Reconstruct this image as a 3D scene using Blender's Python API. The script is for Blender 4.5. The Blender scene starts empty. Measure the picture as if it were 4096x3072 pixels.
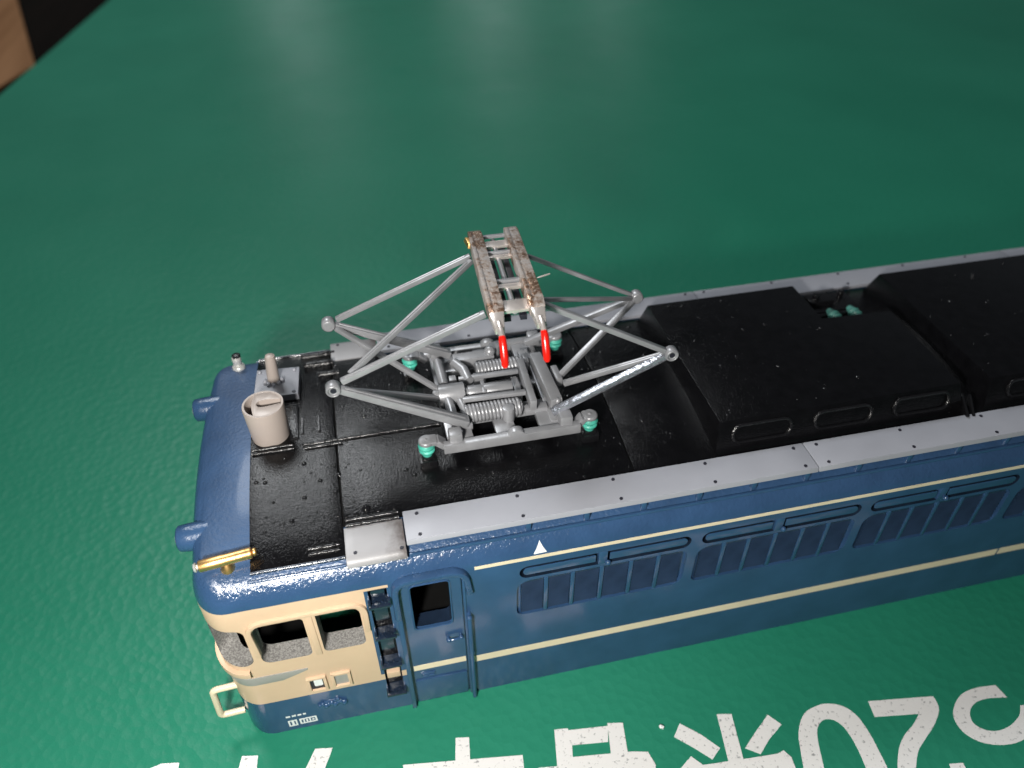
import bpy, bmesh, math, random
from mathutils import Vector, Matrix, Euler

# ------------------------------------------------------------------ units
# all numbers below are millimetres of the model; one Blender unit is one centimetre
S = 0.1
scene = bpy.context.scene
col = scene.collection
rnd = random.Random(7)

# ------------------------------------------------------------------ camera
cam_d = bpy.data.cameras.new('camera')
cam = bpy.data.objects.new('camera', cam_d)
col.objects.link(cam)
cam.location = (30.74 * S, -33.41 * S, 44.89 * S)
cam.rotation_euler = (math.radians(49.65), math.radians(0.32), math.radians(-12.56))
cam_d.sensor_width = 36.0
cam_d.lens = 3119.89 / 4096 * 36.0
cam_d.clip_start = 0.05
cam_d.clip_end = 400
cam_d.dof.use_dof = True
cam_d.dof.focus_distance = 41.6 * S
cam_d.dof.aperture_fstop = 0.5
scene.camera = cam

# ------------------------------------------------------------------ world and lamps
world = bpy.data.worlds.new('World')
scene.world = world
world.use_nodes = True
bg = world.node_tree.nodes['Background']
bg.inputs[0].default_value = (0.80, 0.90, 1.0, 1)
bg.inputs[1].default_value = 0.06


def area(name, loc, target, size, power, color=(1, 1, 1), size_y=None, shape='DISK'):
    d = bpy.data.lights.new(name, 'AREA')
    d.shape = 'RECTANGLE' if size_y else shape
    d.size = size * S
    if size_y:
        d.size_y = size_y * S
    d.energy = power
    d.color = color
    o = bpy.data.objects.new(name, d)
    col.objects.link(o)
    o.location = Vector(loc) * S
    o.rotation_euler = (Vector(target) - Vector(loc)).to_track_quat('-Z', 'Y').to_euler()
    return o


# the small bright lamp beside the lens
area('flash_lamp', (20.0, -37.0, 39.0), (28, -6, 12), 4.6, 345, (1.0, 0.96, 0.90))
# desk lamp behind the camera, on the same side
area('desk_lamp', (-7, -98, 108), (35, -5, 14), 14, 380, (1.0, 0.97, 0.93))
# ceiling lamp high above the desk, further back
area('ceiling_lamp', (-60, 250, 360), (60, 90, 0), 130, 9800, (0.95, 0.98, 1.0))
# three tall lamps across the room, mirrored in the sheen of the mat
area('wall_lamp', (-14, 560, 92), (30, 60, 0), 30, 210, (0.88, 0.97, 1.0), 90)
area('wall_lamp', (126, 560, 98), (30, 60, 0), 32, 230, (0.88, 0.97, 1.0), 90)
area('wall_lamp', (216, 560, 100), (40, 60, 0), 24, 120, (0.88, 0.97, 1.0), 90)

scene.view_settings.view_transform = 'Standard'
scene.view_settings.look = 'None'
scene.view_settings.gamma = 1
scene.view_settings.exposure = 0
scene.view_settings.use_curve_mapping = False
scene.cycles.use_denoising = True
scene.cycles.max_bounces = 8
scene.cycles.sample_clamp_indirect = 6


# ------------------------------------------------------------------ materials
def nodes_of(m):
    m.use_nodes = True
    nt = m.node_tree
    return nt, nt.nodes, nt.links, nt.nodes['Principled BSDF']


def N(nodes, kind, **kw):
    n = nodes.new(kind)
    for k, v in kw.items():
        setattr(n, k, v)
    return n


def noise(nodes, links, coord, scale, detail=3, rough=0.5):
    n = nodes.new('ShaderNodeTexNoise')
    n.inputs['Scale'].default_value = scale
    n.inputs['Detail'].default_value = detail
    n.inputs['Roughness'].default_value = rough
    links.new(coord, n.inputs['Vector'])
    return n.outputs['Fac']


def ramp(nodes, links, fac, stops):
    r = nodes.new('ShaderNodeValToRGB')
    el = r.color_ramp.elements
    while len(el) < len(stops):
        el.new(0.5)
    for e, (p, c) in zip(el, stops):
        e.position = p
        e.color = c if len(c) == 4 else (*c, 1)
    links.new(fac, r.inputs['Fac'])
    return r.outputs['Color']


def g3(v):
    return (v, v, v)


def mul(c, k):
    return tuple(min(1, x * k) for x in c)


def paint(name, color, rough=0.4, grain=40.0, bump=0.15, dist=0.004, var=0.12, metallic=0.0, spec=0.5,
          coat=0.0, fine=None, coat_rough=0.1):
    """paint or plastic: slight colour variation, uneven gloss, orange peel"""
    m = bpy.data.materials.new(name)
    nt, nd, lk, bs = nodes_of(m)
    tc = N(nd, 'ShaderNodeTexCoord')
    v = tc.outputs['Object']
    f1 = noise(nd, lk, v, grain * 0.12, 4)
    c = ramp(nd, lk, f1, [(0.3, mul(color, 1 - var)), (0.7, mul(color, 1 + var))])
    lk.new(c, bs.inputs['Base Color'])
    f2 = noise(nd, lk, v, grain * 0.3, 3)
    mr = N(nd, 'ShaderNodeMapRange')
    mr.inputs['To Min'].default_value = rough * 0.8
    mr.inputs['To Max'].default_value = min(1, rough * 1.25)
    lk.new(f2, mr.inputs['Value'])
    lk.new(mr.outputs['Result'], bs.inputs['Roughness'])
    bs.inputs['Metallic'].default_value = metallic
    bs.inputs['Specular IOR Level'].default_value = spec
    bs.inputs['Coat Weight'].default_value = coat
    bs.inputs['Coat Roughness'].default_value = coat_rough
    if bump:
        f3 = noise(nd, lk, v, grain, 3, 0.6)
        b = N(nd, 'ShaderNodeBump')
        b.inputs['Strength'].default_value = bump
        b.inputs['Distance'].default_value = dist
        lk.new(f3, b.inputs['Height'])
        lk.new(b.outputs['Normal'], bs.inputs['Normal'])
    return m


BLUE = (0.027, 0.065, 0.143)
CREAM = (0.56, 0.405, 0.275)


def livery():
    m = bpy.data.materials.new('blue_and_cream_paint')
    nt, nd, lk, bs = nodes_of(m)
    tc = N(nd, 'ShaderNodeTexCoord')
    v = tc.outputs['Object']
    sep = N(nd, 'ShaderNodeSeparateXYZ')
    wob = N(nd, 'ShaderNodeTexNoise')
    wob.inputs['Scale'].default_value = 6
    lk.new(v, wob.inputs['Vector'])
    sc = N(nd, 'ShaderNodeVectorMath', operation='MULTIPLY_ADD')
    sc.inputs[1].default_value = (0.004, 0.004, 0.004)
    lk.new(wob.outputs['Color'], sc.inputs[0])
    lk.new(v, sc.inputs[2])
    lk.new(sc.outputs[0], sep.inputs[0])

    def cmp(sock, val, op):
        n = N(nd, 'ShaderNodeMath', operation=op)
        lk.new(sock, n.inputs[0])
        n.inputs[1].default_value = val
        return n.outputs[0]

    def prod(a, b):
        n = N(nd, 'ShaderNodeMath', operation='MULTIPLY')
        lk.new(a, n.inputs[0])
        lk.new(b, n.inputs[1])
        return n.outputs[0]

    z, x = sep.outputs['Z'], sep.outputs['X']
    msk = prod(prod(cmp(z, 0.342, 'GREATER_THAN'), cmp(z, 1.212, 'LESS_THAN')), cmp(x, 2.832, 'LESS_THAN'))
    # thin cream line over the ladder and below it
    line1 = prod(prod(cmp(z, 1.190, 'GREATER_THAN'), cmp(z, 1.212, 'LESS_THAN')), cmp(x, 2.955, 'LESS_THAN'))
    line2 = prod(prod(cmp(z, 0.342, 'GREATER_THAN'), cmp(z, 0.398, 'LESS_THAN')), cmp(x, 2.985, 'LESS_THAN'))
    mx = N(nd, 'ShaderNodeMath', operation='MAXIMUM')
    lk.new(msk, mx.inputs[0])
    mx2 = N(nd, 'ShaderNodeMath', operation='MAXIMUM')
    lk.new(line1, mx2.inputs[0])
    lk.new(line2, mx2.inputs[1])
    lk.new(mx2.outputs[0], mx.inputs[1])
    f1 = noise(nd, lk, v, 5, 4)
    blue = ramp(nd, lk, f1, [(0.3, mul(BLUE, 0.88)), (0.7, mul(BLUE, 1.12))])
    crm = ramp(nd, lk, f1, [(0.3, mul(CREAM, 0.95)), (0.7, mul(CREAM, 1.04))])
    mix = N(nd, 'ShaderNodeMix', data_type='RGBA')
    lk.new(mx.outputs[0], mix.inputs[0])
    lk.new(blue, mix.inputs[6])
    lk.new(crm, mix.inputs[7])
    lk.new(mix.outputs[2], bs.inputs['Base Color'])
    # roof end is brushed rougher than the sides
    rr = N(nd, 'ShaderNodeMapRange')
    rr.inputs['From Min'].default_value = 1.32
    rr.inputs['From Max'].default_value = 1.38
    rr.inputs['To Min'].default_value = 0.18
    rr.inputs['To Max'].default_value = 0.52
    lk.new(z, rr.inputs['Value'])
    rm = N(nd, 'ShaderNodeMix', data_type='FLOAT')
    lk.new(mx.outputs[0], rm.inputs[0])
    lk.new(rr.outputs['Result'], rm.inputs[2])
    rm.inputs[3].default_value = 0.42
    lk.new(rm.outputs[0], bs.inputs['Roughness'])
    f3 = noise(nd, lk, v, 46, 3, 0.6)
    bsn = N(nd, 'ShaderNodeMapRange')
    bsn.inputs['From Min'].default_value = 1.21
    bsn.inputs['From Max'].default_value = 1.26
    bsn.inputs['To Min'].default_value = 0.03
    bsn.inputs['To Max'].default_value = 0.8
    lk.new(z, bsn.inputs['Value'])
    b = N(nd, 'ShaderNodeBump')
    b.inputs['Distance'].default_value = 0.006
    lk.new(bsn.outputs['Result'], b.inputs['Strength'])
    lk.new(f3, b.inputs['Height'])
    lk.new(b.outputs['Normal'], bs.inputs['Normal'])
    bs.inputs['Coat Weight'].default_value = 0.12
    bs.inputs['Coat Roughness'].default_value = 0.12
    return m


def mat_green():
    m = bpy.data.materials.new('green_mat_vinyl')
    nt, nd, lk, bs = nodes_of(m)
    tc = N(nd, 'ShaderNodeTexCoord')
    v = tc.outputs['Object']
    f1 = noise(nd, lk, v, 0.35, 4)
    c = ramp(nd, lk, f1, [(0.3, (0.013, 0.165, 0.099)), (0.7, (0.018, 0.190, 0.116))])
    lk.new(c, bs.inputs['Base Color'])
    bs.inputs['Specular IOR Level'].default_value = 0.22
    f2 = noise(nd, lk, v, 1.3, 3)
    mr = N(nd, 'ShaderNodeMapRange')
    mr.inputs['To Min'].default_value = 0.34
    mr.inputs['To Max'].default_value = 0.46
    lk.new(f2, mr.inputs['Value'])
    lk.new(mr.outputs['Result'], bs.inputs['Roughness'])
    f3 = noise(nd, lk, v, 11, 4, 0.6)
    vo = N(nd, 'ShaderNodeTexVoronoi')
    vo.inputs['Scale'].default_value = 17
    lk.new(v, vo.inputs['Vector'])
    ad = N(nd, 'ShaderNodeMath', operation='ADD')
    lk.new(f3, ad.inputs[0])
    lk.new(vo.outputs['Distance'], ad.inputs[1])
    b = N(nd, 'ShaderNodeBump')
    b.inputs['Strength'].default_value = 0.45
    b.inputs['Distance'].default_value = 0.008
    lk.new(ad.outputs[0], b.inputs['Height'])
    lk.new(b.outputs['Normal'], bs.inputs['Normal'])
    return m


def speckled(name, dark, light, scale, rough=0.6, bump=0.5):
    m = bpy.data.materials.new(name)
    nt, nd, lk, bs = nodes_of(m)
    tc = N(nd, 'ShaderNodeTexCoord')
    f = noise(nd, lk, tc.outputs['Object'], scale, 2, 0.7)
    c = ramp(nd, lk, f, [(0.38, dark), (0.62, light)] if 'print' not in name else [(0.30, dark), (0.40, light)])
    lk.new(c, bs.inputs['Base Color'])
    bs.inputs['Roughness'].default_value = rough
    b = N(nd, 'ShaderNodeBump')
    b.inputs['Strength'].default_value = bump
    b.inputs['Distance'].default_value = 0.004
    lk.new(f, b.inputs['Height'])
    lk.new(b.outputs['Normal'], bs.inputs['Normal'])
    return m


def worn_shoe():
    m = bpy.data.materials.new('worn_contact_strip')
    nt, nd, lk, bs = nodes_of(m)
    tc = N(nd, 'ShaderNodeTexCoord')
    v = tc.outputs['Object']
    f = noise(nd, lk, v, 5, 5, 0.65)
    f2 = noise(nd, lk, v, 38, 3, 0.7)
    ad = N(nd, 'ShaderNodeMath', operation='MULTIPLY_ADD')
    lk.new(f2, ad.inputs[0])
    ad.inputs[1].default_value = 0.55
    lk.new(f, ad.inputs[2])
    c = ramp(nd, lk, ad.outputs[0], [(0.66, (0.33, 0.31, 0.30)), (0.80, (0.29, 0.235, 0.20)), (0.90, (0.22, 0.115, 0.065)),
                                     (0.98, (0.85, 0.62, 0.46))])
    lk.new(c, bs.inputs['Base Color'])
    r = ramp(nd, lk, ad.outputs[0], [(0.7, g3(0.6)), (0.95, g3(0.25))])
    lk.new(r, bs.inputs['Roughness'])
    me = ramp(nd, lk, ad.outputs[0], [(0.76, g3(0.1)), (0.88, g3(0.8))])
    lk.new(me, bs.inputs['Metallic'])
    b = N(nd, 'ShaderNodeBump')
    b.inputs['Strength'].default_value = 0.6
    b.inputs['Distance'].default_value = 0.008
    lk.new(f2, b.inputs['Height'])
    lk.new(b.outputs['Normal'], bs.inputs['Normal'])
    return m


def wood(name, a, b_, rough=0.6):
    m = bpy.data.materials.new(name)
    nt, nd, lk, bs = nodes_of(m)
    tc = N(nd, 'ShaderNodeTexCoord')
    mp = N(nd, 'ShaderNodeMapping')
    mp.inputs['Scale'].default_value = (1.6, 0.12, 1)
    lk.new(tc.outputs['Object'], mp.inputs['Vector'])
    f = noise(nd, lk, mp.outputs[0], 2.2, 5)
    c = ramp(nd, lk, f, [(0.3, a), (0.7, b_)])
    lk.new(c, bs.inputs['Base Color'])
    bs.inputs['Roughness'].default_value = rough
    bs.inputs['Specular IOR Level'].default_value = 0.05
    return m


def dirty_grey():
    """light grey running-board plate with soot rubbed into one end"""
    m = paint('grey_plate_paint', (0.25, 0.25, 0.26), 0.42, 40, 0.06, 0.003, 0.05)
    nt, nd, lk, bs = nodes_of(m)
    tc = N(nd, 'ShaderNodeTexCoord')
    sep = N(nd, 'ShaderNodeSeparateXYZ')
    lk.new(tc.outputs['Object'], sep.inputs[0])
    f = noise(nd, lk, tc.outputs['Object'], 14, 4, 0.7)
    mr = N(nd, 'ShaderNodeMapRange')
    mr.inputs['From Min'].default_value = 2.90
    mr.inputs['From Max'].default_value = 3.08
    lk.new(sep.outputs['X'], mr.inputs['Value'])
    mm = N(nd, 'ShaderNodeMath', operation='MULTIPLY')
    lk.new(mr.outputs['Result'], mm.inputs[0])
    lk.new(f, mm.inputs[1])
    st = ramp(nd, lk, mm.outputs[0], [(0.18, g3(0)), (0.62, g3(1))])
    old = bs.inputs['Base Color'].links[0].from_socket
    mix = N(nd, 'ShaderNodeMix', data_type='RGBA')
    lk.new(st, mix.inputs[0])
    lk.new(old, mix.inputs[6])
    mix.inputs[7].default_value = (0.06, 0.045, 0.04, 1)
    lk.new(mix.outputs[2], bs.inputs['Base Color'])
    return m


M = {
    'livery': livery(),
    'blue': paint('blue_paint', BLUE, 0.18, 40, 0.05, 0.004, 0.1, coat=0.3),
    'blue_rough': paint('blue_paint_brushed', BLUE, 0.28, 46, 0.5, 0.006, 0.12),
    'cream': paint('cream_paint', CREAM, 0.4, 40, 0.06, 0.003, 0.05),
    'stripe': paint('cream_stripe', (0.70, 0.60, 0.43), 0.3, 30, 0.05, 0.002, 0.06),
    'black': paint('black_roof_paint', (0.0032, 0.0032, 0.0038), 0.13, 105, 0.55, 0.0045, 0.25, spec=0.28),
    'gloss_black': paint('gloss_black_paint', (0.006, 0.006, 0.007), 0.22, 55, 0.7, 0.006, 0.2),
    'wet_black': paint('wet_black_paint', (0.006, 0.006, 0.007), 0.09, 40, 0.0, 0.003, 0.2),
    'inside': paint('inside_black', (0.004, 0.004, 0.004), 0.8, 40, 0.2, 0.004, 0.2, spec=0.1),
    'overspray': speckled('grey_overspray', (0.13, 0.125, 0.12), (0.29, 0.285, 0.27), 105, 0.6, 0.5),
    'grey': paint('light_grey_paint', (0.275, 0.285, 0.32), 0.42, 34, 0.07, 0.003, 0.05),
    'plate': dirty_grey(),
    'trim': paint('grey_trim', (0.27, 0.265, 0.25), 0.35, 30, 0.05, 0.003, 0.05),
    'silver': paint('silver_grey_plastic', (0.255, 0.26, 0.275), 0.32, 60, 0.25, 0.003, 0.15, metallic=0.25, spec=0.6),
    'silver_bright': paint('bright_silver', (0.52, 0.54, 0.60), 0.24, 34, 0.9, 0.007, 0.2, metallic=0.8),  # brighter, bumpier silver for one lower arm
    'shoe': worn_shoe(),
    'bare': paint('bare_metal', (0.78, 0.72, 0.68), 0.25, 40, 0.3, 0.004, 0.15, metallic=0.7),
    'shade_blue': paint('dark_blue_shade', (0.010, 0.018, 0.035), 0.16, 45, 0.3, 0.005, 0.3, coat=0.3),  # near-black for ladder and rib; painted-in gap shade in slots and door window
    'louvre': paint('louvre_shade_blue', (0.012, 0.025, 0.054), 0.34, 45, 0.3, 0.004, 0.3),  # blue darkened to put recess shade into the louvre panels
    'red': paint('red_paint', (0.60, 0.010, 0.005), 0.22, 40, 0.15, 0.004, 0.05),
    'mint': paint('mint_paint', (0.06, 0.40, 0.31), 0.45, 60, 0.6, 0.006, 0.45),
    'mint_dark': paint('mint_paint_dark', (0.045, 0.16, 0.135), 0.35, 60, 0.6, 0.006, 0.6),  # darker mint for the insulators in the roof notch
    'brass': paint('brass', (0.95, 0.56, 0.22), 0.38, 24, 0.3, 0.006, 0.15, metallic=1.0),
    'steel': paint('steel', (0.62, 0.62, 0.60), 0.25, 24, 0.2, 0.004, 0.1, metallic=0.4),
    'beige': paint('beige_grey_plastic', (0.33, 0.285, 0.258), 0.38, 26, 0.05, 0.003, 0.04),
    'white': paint('white_print', (0.70, 0.72, 0.72), 0.4, 30, 0.05, 0.002, 0.05),
    'dark': paint('dark_dot', (0.012, 0.012, 0.02), 0.5, 30, 0.05, 0.002, 0.05),
    'mat': mat_green(),
    'print': speckled('mat_print_white', (0.30, 0.31, 0.31), (0.70, 0.70, 0.69), 40, 0.45, 0.2),
    'table': wood('dark_table_wood', (0.003, 0.0022, 0.0016), (0.006, 0.004, 0.003), 0.95),
    'slat': wood('brown_wood', (0.17, 0.082, 0.036), (0.26, 0.135, 0.065)),
}


# ------------------------------------------------------------------ mesh builder (millimetres)
class MB:
    def __init__(self):
        self.v, self.f = [], []

    def add(self, vs, fs):
        n = len(self.v)
        self.v += [tuple(p) for p in vs]
        self.f += [tuple(n + i for i in f) for f in fs]
        return self

    def hexa(self, p):
        return self.add(p, [(0, 3, 2, 1), (4, 5, 6, 7), (0, 1, 5, 4), (1, 2, 6, 5), (2, 3, 7, 6), (3, 0, 4, 7)])

    def box(self, x0, x1, y0, y1, z0, z1):
        return self.hexa([(x0, y0, z0), (x1, y0, z0), (x1, y1, z0), (x0, y1, z0),
                          (x0, y0, z1), (x1, y0, z1), (x1, y1, z1), (x0, y1, z1)])

    def bar(self, p, q, w, h, up=(0, 0, 1), w2=None, h2=None):
        p, q = Vector(p), Vector(q)
        d = (q - p).normalized()
        u = Vector(up)
        s = d.cross(u).normalized()
        u = s.cross(d).normalized()
        w2, h2 = w2 or w, h2 or h
        a = [p - s * w / 2 - u * h / 2, p + s * w / 2 - u * h / 2, p + s * w / 2 + u * h / 2, p - s * w / 2 + u * h / 2]
        b = [q - s * w2 / 2 - u * h2 / 2, q + s * w2 / 2 - u * h2 / 2, q + s * w2 / 2 + u * h2 / 2, q - s * w2 / 2 + u * h2 / 2]
        return self.hexa(a + b)

    def tube(self, pts, r, n=10, closed=False):
        pts = [Vector(p) for p in pts]
        rs = r if isinstance(r, (list, tuple)) else [r] * len(pts)
        m = len(pts)
        rings = []
        prev = None
        for i, p in enumerate(pts):
            if closed:
                t = (pts[(i + 1) % m] - pts[i - 1]).normalized()
            else:
                t = (pts[min(i + 1, m - 1)] - pts[max(i - 1, 0)]).normalized()
            if prev is None:
                a = Vector((0, 0, 1)) if abs(t.z) < 0.9 else Vector((1, 0, 0))
                s = t.cross(a).normalized()
            else:
                s = (prev - t * prev.dot(t)).normalized()
            prev = s
            u = t.cross(s)
            rings.append([p + (s * math.cos(2 * math.pi * k / n) + u * math.sin(2 * math.pi * k / n)) * rs[i] for k in range(n)])
        vs = [v for rg in rings for v in rg]
        fs = []
        for i in range(m if closed else m - 1):
            j = (i + 1) % m
            for k in range(n):
                fs.append((i * n + k, i * n + (k + 1) % n, j * n + (k + 1) % n, j * n + k))
        if not closed:
            fs.append(tuple(reversed(range(n))))
            fs.append(tuple((m - 1) * n + k for k in range(n)))
        return self.add(vs, fs)

    def cyl(self, p, q, r, n=20, r2=None):
        return self.tube([p, q], [r, r if r2 is None else r2], n)

    def lathe(self, c, prof, n=28, axis='z'):
        """prof: list of (radius, height) from bottom to top"""
        vs, fs = [], []
        c = Vector(c)
        for r, h in prof:
            for k in range(n):
                a = 2 * math.pi * k / n
                if axis == 'z':
                    vs.append(c + Vector((r * math.cos(a), r * math.sin(a), h)))
                elif axis == 'x':
                    vs.append(c + Vector((h, r * math.cos(a), r * math.sin(a))))
                else:
                    vs.append(c + Vector((r * math.sin(a), h, r * math.cos(a))))
        for i in range(len(prof) - 1):
            for k in range(n):
                fs.append((i * n + k, i * n + (k + 1) % n, (i + 1) * n + (k + 1) % n, (i + 1) * n + k))
        fs.append(tuple(reversed(range(n))))
        fs.append(tuple((len(prof) - 1) * n + k for k in range(n)))
        return self.add(vs, fs)

    def prism(self, poly, axis, a, b):
        """polygon in the two other axes, extruded along axis from a to b"""
        def P(u, v, w):
            return {'x': (w, u, v), 'y': (u, w, v), 'z': (u, v, w)}[axis]
        n = len(poly)
        vs = [P(u, v, a) for u, v in poly] + [P(u, v, b) for u, v in poly]
        fs = [tuple(range(n)), tuple(n + i for i in reversed(range(n)))]
        for i in range(n):
            j = (i + 1) % n
            fs.append((i, n + i, n + j, j))
        return self.add(vs, fs)

    def ball(self, c, r, n=8, m=5, squash=1.0):
        prof = []
        for i in range(m + 1):
            a = -math.pi / 2 + math.pi * i / m
            prof.append((max(1e-4, r * math.cos(a)), r * math.sin(a) * squash))
        return self.lathe(c, prof, n)

    def mesh(self, name, angle=38, bevel=0.0, seg=2, smooth=True):
        bm = bmesh.new()
        vs = [bm.verts.new((x * S, y * S, z * S)) for x, y, z in self.v]
        for f in self.f:
            try:
                bm.faces.new([vs[i] for i in f])
            except ValueError:
                pass
        bmesh.ops.recalc_face_normals(bm, faces=bm.faces)
        return finish(bm, name, angle, bevel, seg, smooth)

    def build(self, name, mat, parent=None, angle=38, bevel=0.0, seg=2, smooth=True):
        me = self.mesh(name, angle, bevel, seg, smooth)
        me.materials.append(M[mat] if isinstance(mat, str) else mat)
        return link(name, me, parent)


def finish(bm, name, angle=38, bevel=0.0, seg=2, smooth=True):
    ca = math.radians(angle)
    if bevel:
        es = [e for e in bm.edges if len(e.link_faces) == 2 and e.calc_face_angle(0) > ca]
        bmesh.ops.bevel(bm, geom=es, offset=bevel * S, segments=seg, profile=0.6, affect='EDGES', clamp_overlap=True)
    if smooth:
        for f in bm.faces:
            f.smooth = True
        for e in bm.edges:
            if len(e.link_faces) == 2 and e.calc_face_angle(0) > ca:
                e.smooth = False
    me = bpy.data.meshes.new(name)
    bm.to_mesh(me)
    bm.free()
    return me


def link(name, me, parent=None):
    o = bpy.data.objects.new(name, me)
    col.objects.link(o)
    if parent:
        o.parent = parent
        o.matrix_parent_inverse = parent.matrix_world.inverted() if parent.parent is None else Matrix.Identity(4)
    return o


def put(mesh, name, loc, parent):
    """another object on shared mesh data, moved by loc (mm)"""
    o = bpy.data.objects.new(name, mesh)
    col.objects.link(o)
    o.parent = parent
    o.location = Vector(loc) * S
    return o


def tag(o, label=None, cat=None, kind=None):
    if label:
        o['label'] = label
    if cat:
        o['category'] = cat
    if kind:
        o['kind'] = kind
    return o


def rrect(u0, u1, v0, v1, r, n=6, rs=None):
    """rounded rectangle polygon, counter-clockwise; rs = radii (bl, br, tr, tl)"""
    rs = rs or (r, r, r, r)
    out = []
    for (cu, cv, a0, q) in ((u0, v0, 180, rs[0]), (u1, v0, 270, rs[1]), (u1, v1, 0, rs[2]), (u0, v1, 90, rs[3])):
        mu = cu + (q if cu == u0 else -q)
        mv = cv + (q if cv == v0 else -q)
        for k in range(n + 1):
            a = math.radians(a0 + 90 * k / n)
            out.append((mu + q * math.cos(a), mv + q * math.sin(a)))
    return out


def empty(name, loc=(0, 0, 0)):
    o = bpy.data.objects.new(name, None)
    o.empty_display_size = 0.2
    col.objects.link(o)
    o.location = Vector(loc) * S
    return o


# ------------------------------------------------------------------ setting: table, wooden slat, cutting mat
MATL = [(-37.5, 0.0), (-22.14, 106.32), (-14.0, 164.5), (2.0, 290)]   # left edge of the mat
b = MB()
b.box(-420, 520, -260, 620, -9, -3)
tag(b.build('table', 'table', bevel=0.0), kind='structure')

b = MB()
b.hexa([(-27.2, 113.5, -2.99), (-22.6, 128.0, -2.99), (-45.0, 203, -2.99), (-60, 203, -2.99),
        (-27.2, 113.5, -2.3), (-22.6, 128.0, -2.3), (-45.0, 203, -2.3), (-60, 203, -2.3)])
tag(b.build('wooden_slat', 'slat', bevel=0.2), 'blurred brown wooden slat lying on the dark table past the mat edge', 'wood')

b = MB()
poly = [(-51.0, -90), (-35.5, 14), (-22.14, 106.32), (-14.49, 161.21), (-1.5, 255), (420, 205), (376, -150)]
b.prism(poly, 'z', -3.0, 0.0)
cmat = b.build('cutting_mat', 'mat', bevel=0.25)
tag(cmat, 'green textured cutting mat with large white lettering under the locomotive', 'mat')

GLYPHS = {
    'a': [[(14.78, -9.91), (15.42, -9.77), (16.39, -9.93), (16.35, -10.84), (14.4, -10.4)]],
    'b': [[(19.85, -10.34), (20.75, -10.51), (20.63, -12.02), (19.52, -11.78)],
          [(23.94, -10.84), (24.93, -11.0), (24.22, -12.61), (23.11, -12.36)]],
    'd': [[(31.91, -11.98), (32.68, -12.12), (32.3, -14.99), (31.41, -14.79)],
          [(28.74, -12.85), (35.48, -13.8), (35.38, -14.56), (28.82, -13.65)]],
    'e': [[(37.61, -12.78), (38.4, -12.87), (38.41, -13.73), (38.01, -15.45), (37.15, -15.26)],
          [(38.37, -12.99), (40.74, -13.25), (40.45, -14.15), (38.13, -13.85)],
          [(40.75, -13.1), (41.64, -13.26), (41.27, -15.49), (40.29, -15.33)],
          [(38.14, -14.53), (41.56, -14.97), (42.49, -15.2), (42.67, -15.99), (42.39, -16.56), (36.01, -15.13), (36.18, -14.69), (37.32, -14.85)]],
    'f': [[(44.88, -14.03), (45.84, -14.93), (46.6, -15.9), (45.9, -16.4), (45.15, -15.58), (44.26, -14.71)],
          [(47.23, -14.0), (48.09, -14.17), (47.56, -17.1), (46.7, -16.9)],
          [(50.14, -14.69), (50.67, -15.41), (49.51, -16.1), (48.7, -16.73), (47.98, -16.22), (48.96, -15.5)],
          [(43.88, -16.52), (44.78, -15.98), (45.27, -16.58), (47.78, -16.79), (49.65, -16.92), (50.06, -16.82), (50.31, -17.27), (50.23, -18.08), (43.78, -17.25)]],
    'h': [[(56.39, -15.24), (60.39, -15.82), (58.88, -16.6), (56.24, -16.2)]],
    'j': [[(58.79, -19.56), (59.57, -19.67), (59.48, -20.66), (58.51, -20.44)]],
}
for key, polys in GLYPHS.items():
    for i, p in enumerate(polys):
        MB().prism(p, 'z', 0.004, 0.030 + 0.006 * i).build('printed_stroke', 'print', cmat, angle=30)

# curved strokes: an outer and an inner line
CURVED = [
    ([(50.48, -18.63), (50.99, -17.09), (51.45, -15.99), (52.24, -15.13), (53.13, -14.84), (53.94, -14.84), (54.77, -15.2), (55.25, -15.88), (55.4, -16.95), (55.35, -18.08), (55.27, -18.99), (55.04, -19.66)],
     [(51.57, -18.88), (51.82, -18.21), (52.23, -16.84), (52.58, -16.11), (53.07, -15.74), (53.45, -15.71), (53.86, -15.89), (54.17, -16.47), (54.24, -17.56), (54.11, -18.7), (54.01, -19.43)]),
    ([(64.51, -16.02), (63.1, -15.92), (61.91, -16.17), (60.88, -17.01), (60.69, -17.94), (61.15, -18.72), (62.11, -19.21), (63.34, -19.35), (64.53, -19.08), (65.49, -18.47), (66.24, -17.65)],
     [(64.66, -16.86), (63.47, -16.66), (62.56, -16.75), (61.89, -17.17), (61.66, -17.75), (61.97, -18.23), (62.66, -18.5), (63.64, -18.4), (64.58, -17.99), (65.08, -17.46)]),
    ([(60.39, -15.82), (60.24, -16.58), (59.39, -17.37), (58.25, -18.07), (57.4, -18.67), (56.38, -19.96)],
     [(58.88, -16.6), (58.17, -17.1), (57.26, -17.58), (56.41, -18.32), (55.41, -19.74)]),
]


def catmull(p, per=6):
    q = [p[0]] + list(p) + [p[-1]]
    out = []
    for i in range(1, len(q) - 2):
        a, b_, c_, d = (Vector(v) for v in q[i - 1:i + 3])
        for k in range(per):
            t = k / per
            out.append(tuple(0.5 * (2 * b_ + (c_ - a) * t + (2 * a - 5 * b_ + 4 * c_ - d) * t * t + (3 * b_ - a - 3 * c_ + d) * t ** 3)))
    out.append(tuple(p[-1]))
    return out


for i, (po, pi_) in enumerate(CURVED):
    MB().prism(catmull(po) + catmull(pi_)[::-1], 'z', 0.004, 0.026 - 0.004 * i).build('printed_stroke', 'print', cmat, angle=30)

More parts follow.
